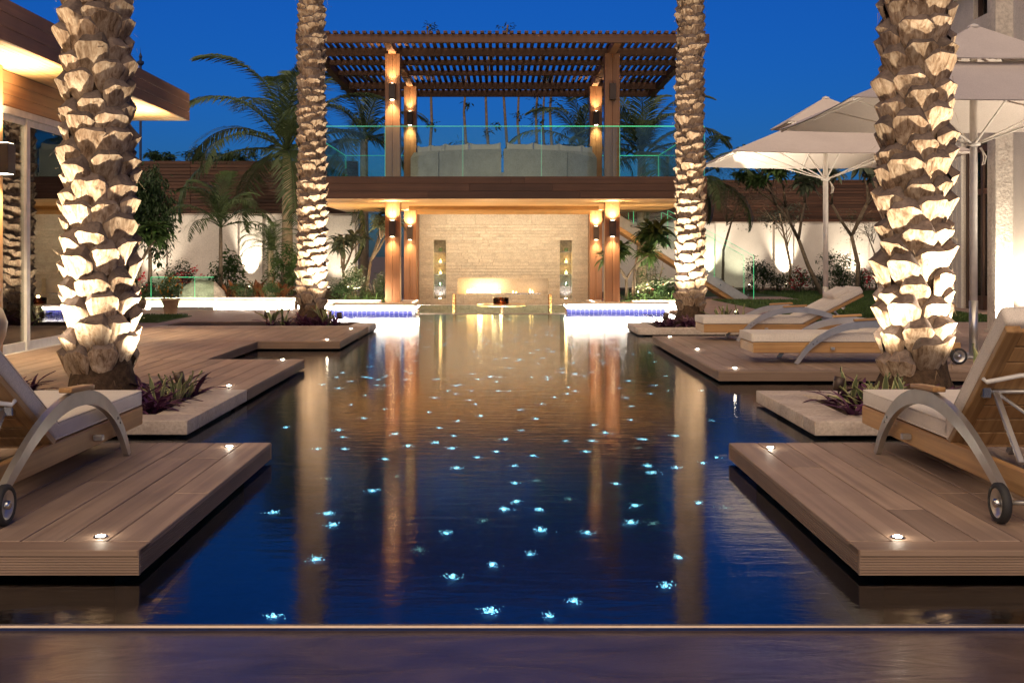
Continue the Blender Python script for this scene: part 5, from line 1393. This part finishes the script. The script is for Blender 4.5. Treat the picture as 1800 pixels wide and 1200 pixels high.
def shrub_at(px, py_top, py_bot, w_px, Y, zg, mat, label, seed, n=1300, size=0.09, **kw):
    a, b_ = at(px, py_top, Y), at(px, py_bot, Y); rz = max(0.12, (a.z - zg)/2)
    return bush('shrub' if not kw.get('blossom') else 'flowering_shrub', (a.x, Y, zg + rz), (w_px/2/2000*Y, 0.45, rz), n, size, mat, label, seed=seed, zg=zg, **kw)
shrub_at(252, 482, 530, 44, 26.8, 0.26, 'leaf_dark', 'low flowering shrub with red blossoms just past the stout palm', 1, blossom='blossom_red', nb=90, bsize=0.08)
shrub_at(322, 462, 515, 70, 29.0, 0.26, 'leaf_dark', 'red bougainvillea behind the potted orange tree', 2, blossom='blossom_red', nb=170, bsize=0.08)
shrub_at(398, 448, 520, 60, 30.5, 0.26, 'leaf_green', 'rounded green shrub with pale leaves at the feather palm', 3, size=0.14, n=1000)
shrub_at(372, 480, 525, 50, 28.2, 0.26, 'leaf_dark', 'low dark shrub behind the grey boulder', 4)
shrub_at(428, 494, 530, 40, 27.2, 0.26, 'leaf_dark', 'clipped low shrub before the bright wall panel', 5, n=1100, size=0.06)
shrub_at(474, 492, 530, 36, 27.2, 0.26, 'leaf_dark', 'clipped low shrub at the foot of the pygmy palm', 6, n=1100, size=0.06)
shrub_at(502, 430, 520, 56, 29.2, 0.26, 'leaf_green', 'bright green leafy shrub against the slim date palm', 7, n=1600, size=0.13)
shrub_at(622, 470, 530, 70, 28.0, 0.05, 'leaf_dark', 'dark low shrub before the frangipani beside the slim palm', 8, n=1600)
shrub_at(662, 478, 530, 46, 27.4, 0.05, 'leaf_dark', 'dark feathery shrub at the foot of the wooden column', 9, n=1300, size=0.07)
shrub_at(1155, 478, 525, 66, 28.4, 0.05, 'leaf_dark', 'dark shrub with one red flower under the stairs', 10, n=1500, blossom='blossom_red', nb=5, bsize=0.10)
shrub_at(1148, 440, 500, 60, 29.2, 0.05, 'leaf_green', 'light green shrub below the stair stringer', 11, n=900)
shrub_at(1338, 452, 508, 64, 36.5, 0.1, 'leaf_dark', 'dark rounded shrub behind the bottom of the stairs', 12, n=2000, size=0.10)
shrub_at(1369, 482, 508, 26, 36.8, 0.1, 'leaf_dark', 'small clipped shrub next to the lit wall stripe', 13, n=800, size=0.08)
shrub_at(1402, 468, 510, 52, 36.5, 0.1, 'leaf_green', 'red bougainvillea bush glowing at the lawn edge', 14, n=1000, blossom='blossom_red', nb=150, bsize=0.10)
shrub_at(1474, 448, 508, 84, 37.0, 0.1, 'leaf_dark', 'broad dark shrub behind the parasol pole', 15, n=2400, size=0.11)
shrub_at(1518, 465, 508, 44, 37.2, 0.1, 'leaf_dark', 'red flowering shrub beside the thick palm at the lawn wall', 16, n=900, blossom='blossom_red', nb=90, bsize=0.10)
shrub_at(1435, 480, 508, 36, 37.4, 0.1, 'leaf_dark', 'low dark shrub between bougainvillea and parasol pole', 17, n=900, size=0.09)

rg = random.Random(17)
for k, px in enumerate((398, 412, 452, 462, 488, 498)):
    p = at(px, 520, 27.6 + 0.25*(k % 3)); clump('croton', p.x, p.y, 0.26, croton, 9, 'bronze leaved croton in front of the white wall, number %s from the boulder' % ('one two three four five six'.split()[k]), 'plant', 'bronze crotons along the low wall', rg, (0.05, 0.6), (0.8, 1.25))
for k in range(16):
    p = at(rg.uniform(595, 676), 520, rg.uniform(26.4, 27.4)); clump('strap_plant', p.x, p.y, 0.06, strap, 12, 'grassy strap leaved plant in front of the wooden column beside the slim palm', 'plant', 'strap plants by the column', rg, (0.1, 0.9), (0.7, 1.1))
for k in range(18):
    p = at(rg.uniform(1096, 1182), 520, rg.uniform(26.5, 27.6)); clump('strap_plant', p.x, p.y, 0.06, strap, 12, 'grassy strap leaved plant beneath the stairs', 'plant', 'strap plants under the stairs', rg, (0.1, 0.9), (0.7, 1.15))

# boulder, glass screen, potted orange tree
rg = random.Random(3)
bm = bmesh.new(); bmesh.ops.create_icosphere(bm, subdivisions=4, radius=1.0)
from mathutils import noise as mnoise
for v in bm.verts:
    d = v.co.normalized(); f = 1 + 0.22*mnoise.noise(d*1.3 + Vector((4, 1, 7))) + 0.06*mnoise.noise(d*5)
    v.co = Vector((d.x*0.52*f, d.y*0.40*f, max(-0.05, d.z)*0.46*f))
me = bpy.data.meshes.new('boulder'); bm.to_mesh(me); bm.free(); me.polygons.foreach_set('use_smooth', [True]*len(me.polygons))
p = at(355, 530, 27.0); o = link('boulder', me, 'boulder', None, (p.x, 27.0, 0.25)); tag(o, 'smooth grey boulder behind the green glass screen', 'boulder')
gs = empty('glass_screen', (-7.2, 24.9, 0.085), 'low green edged glass screen behind the potted orange tree', 'glass screen')
for a, b_ in ((265, 342), (342, 376)):
    A = at(a, 540, 25.0); B_ = at(b_, 540, 25.0)
    MB().box((A.x + 0.004, 25.0, 0.16), (B_.x - 0.004, 25.012, 0.80)).build('pane', 'green_glass', gs)
    MB().box((A.x + 0.004, 24.999, 0.80), (B_.x - 0.004, 25.013, 0.812)).build('edge', 'glass_edge_glow_bright', gs)
    MB().box((A.x, 24.999, 0.16), (A.x + 0.006, 25.013, 0.80)).build('edge', 'glass_edge_glow_bright', gs)
MB().box((at(265, 540, 25).x, 24.97, 0.087), (at(376, 540, 25).x, 25.04, 0.158)).build('shoe', 'alu', gs)
p = at(300, 552, 23.0); pt = empty('orange_tree', (p.x, 23.0, 0.086), 'potted orange tree with small fruit on the paving before the glass screen', 'potted tree')
MB().lathe([(0.0001, 0), (0.115, 0), (0.125, 0.02), (0.165, 0.27), (0.185, 0.28), (0.185, 0.325), (0.165, 0.325), (0.155, 0.27), (0.0001, 0.27)], 22, (p.x, 23.0, 0.088)).build('pot', 'terracotta', pt, True)
mb = MB(); mb.tube([(p.x, 23.0, 0.35), (p.x + 0.01, 23.0, 0.55)], [0.018, 0.012], 7); mb.build('trunk', 'bark', pt)
rg = random.Random(8)
leaf_cloud(rg, (p.x, 23.0, 0.64), (0.23, 0.23, 0.27), 1300, 0.055, 18, 0.1, 0.5).build('crown', 'leaf_green', pt)
mb = MB()
for k in range(46):
    a = rg.uniform(0, 6.28); u = rg.uniform(-0.8, 0.9); rr = math.sqrt(1 - u*u)*0.235
    mb.lathe([(0.0001, -0.02), (0.015, -0.013), (0.02, 0), (0.015, 0.013), (0.0001, 0.02)], 7, (p.x + rr*math.cos(a), 23.0 + rr*math.sin(a), 0.64 + 0.25*u))
tag(mb.build('fruit', 'fruit_orange', pt, True), kind='stuff')

# far silhouettes over the screen
for k, (px, w, h, lab) in enumerate(((285, 46, 14, 'palm like tuft nearest the house eaves'), (345, 44, 18, 'rounded tree top in the middle'), (385, 36, 14, 'small tree top nearest the coconut palm'), (420, 60, 22, 'larger tree top half behind the coconut palm'))):
    Y = 60.0; p = at(px, 283, Y); tree('distant_tree', p.x, Y, 0, 4, (p.x, Y, p.z + h/2000*Y*0.2), (w/2/2000*Y, 0.8, h/2000*Y), 700, 0.34, 'leaf_dark', 'distant dark tree above the timber screen, ' + lab, 40 + k, 0.12, 12, 0.2)
p = at(247, 116, 140.0); mn = empty('minaret', (p.x, 140, 0), 'slim distant tower with small balcony above the house eaves', 'tower')
zt_ = p.z
MB().lathe([(0.17, 0), (0.16, zt_*0.5), (0.15, zt_)], 12, (p.x, 140, 0)).build('shaft', 'tower_silhouette', mn, True)
MB().lathe([(0.15, 0), (0.42, 0.25), (0.42, 0.55), (0.36, 0.55), (0.18, 0.35)], 12, (p.x, 140, zt_)).build('balcony', 'tower_silhouette', mn)
MB().lathe([(0.17, 0.35), (0.15, 1.0), (0.24, 1.08), (0.12, 1.4), (0.03, 1.65), (0.015, 2.2)], 12, (p.x, 140, zt_)).build('spire', 'tower_silhouette', mn)

# lawn blades
def lawn_blades(name, areas, n, label, seed):
    rg = random.Random(seed); mb = MB(); tot = sum((b_[2]-b_[0])*(b_[3]-b_[1]) for b_ in areas)
    for (x0, y0, x1, y1) in areas:
        for k in range(int(n*(x1-x0)*(y1-y0)/tot)):
            x, y = rg.uniform(x0, x1), rg.uniform(y0, y1); h = rg.uniform(0.03, 0.065); a = rg.uniform(0, 3.14); w = rg.uniform(0.006, 0.012)
            dx, dy = rg.uniform(-0.02, 0.02), rg.uniform(-0.02, 0.02)
            k0 = len(mb.v); mb.v += [(x - w*math.cos(a), y - w*math.sin(a), 0.098), (x + w*math.cos(a), y + w*math.sin(a), 0.098), (x + dx, y + dy, 0.1 + h)]; mb.f.append((k0, k0+1, k0+2))
    o = mb.build(name, 'grass_blade'); tag(o, label, 'grass', kind='stuff')
lawn_blades('grass', [(5.6, 20.1, 9.5, 30.3), (8.1, 30.4, 13, 38)], 42000, 'short green grass of the lawn beyond the loungers', 1)
lawn_blades('grass', [(-8.5, 20.25, -6.15, 22.35)], 9000, 'short green grass patch beside the house terrace', 2)
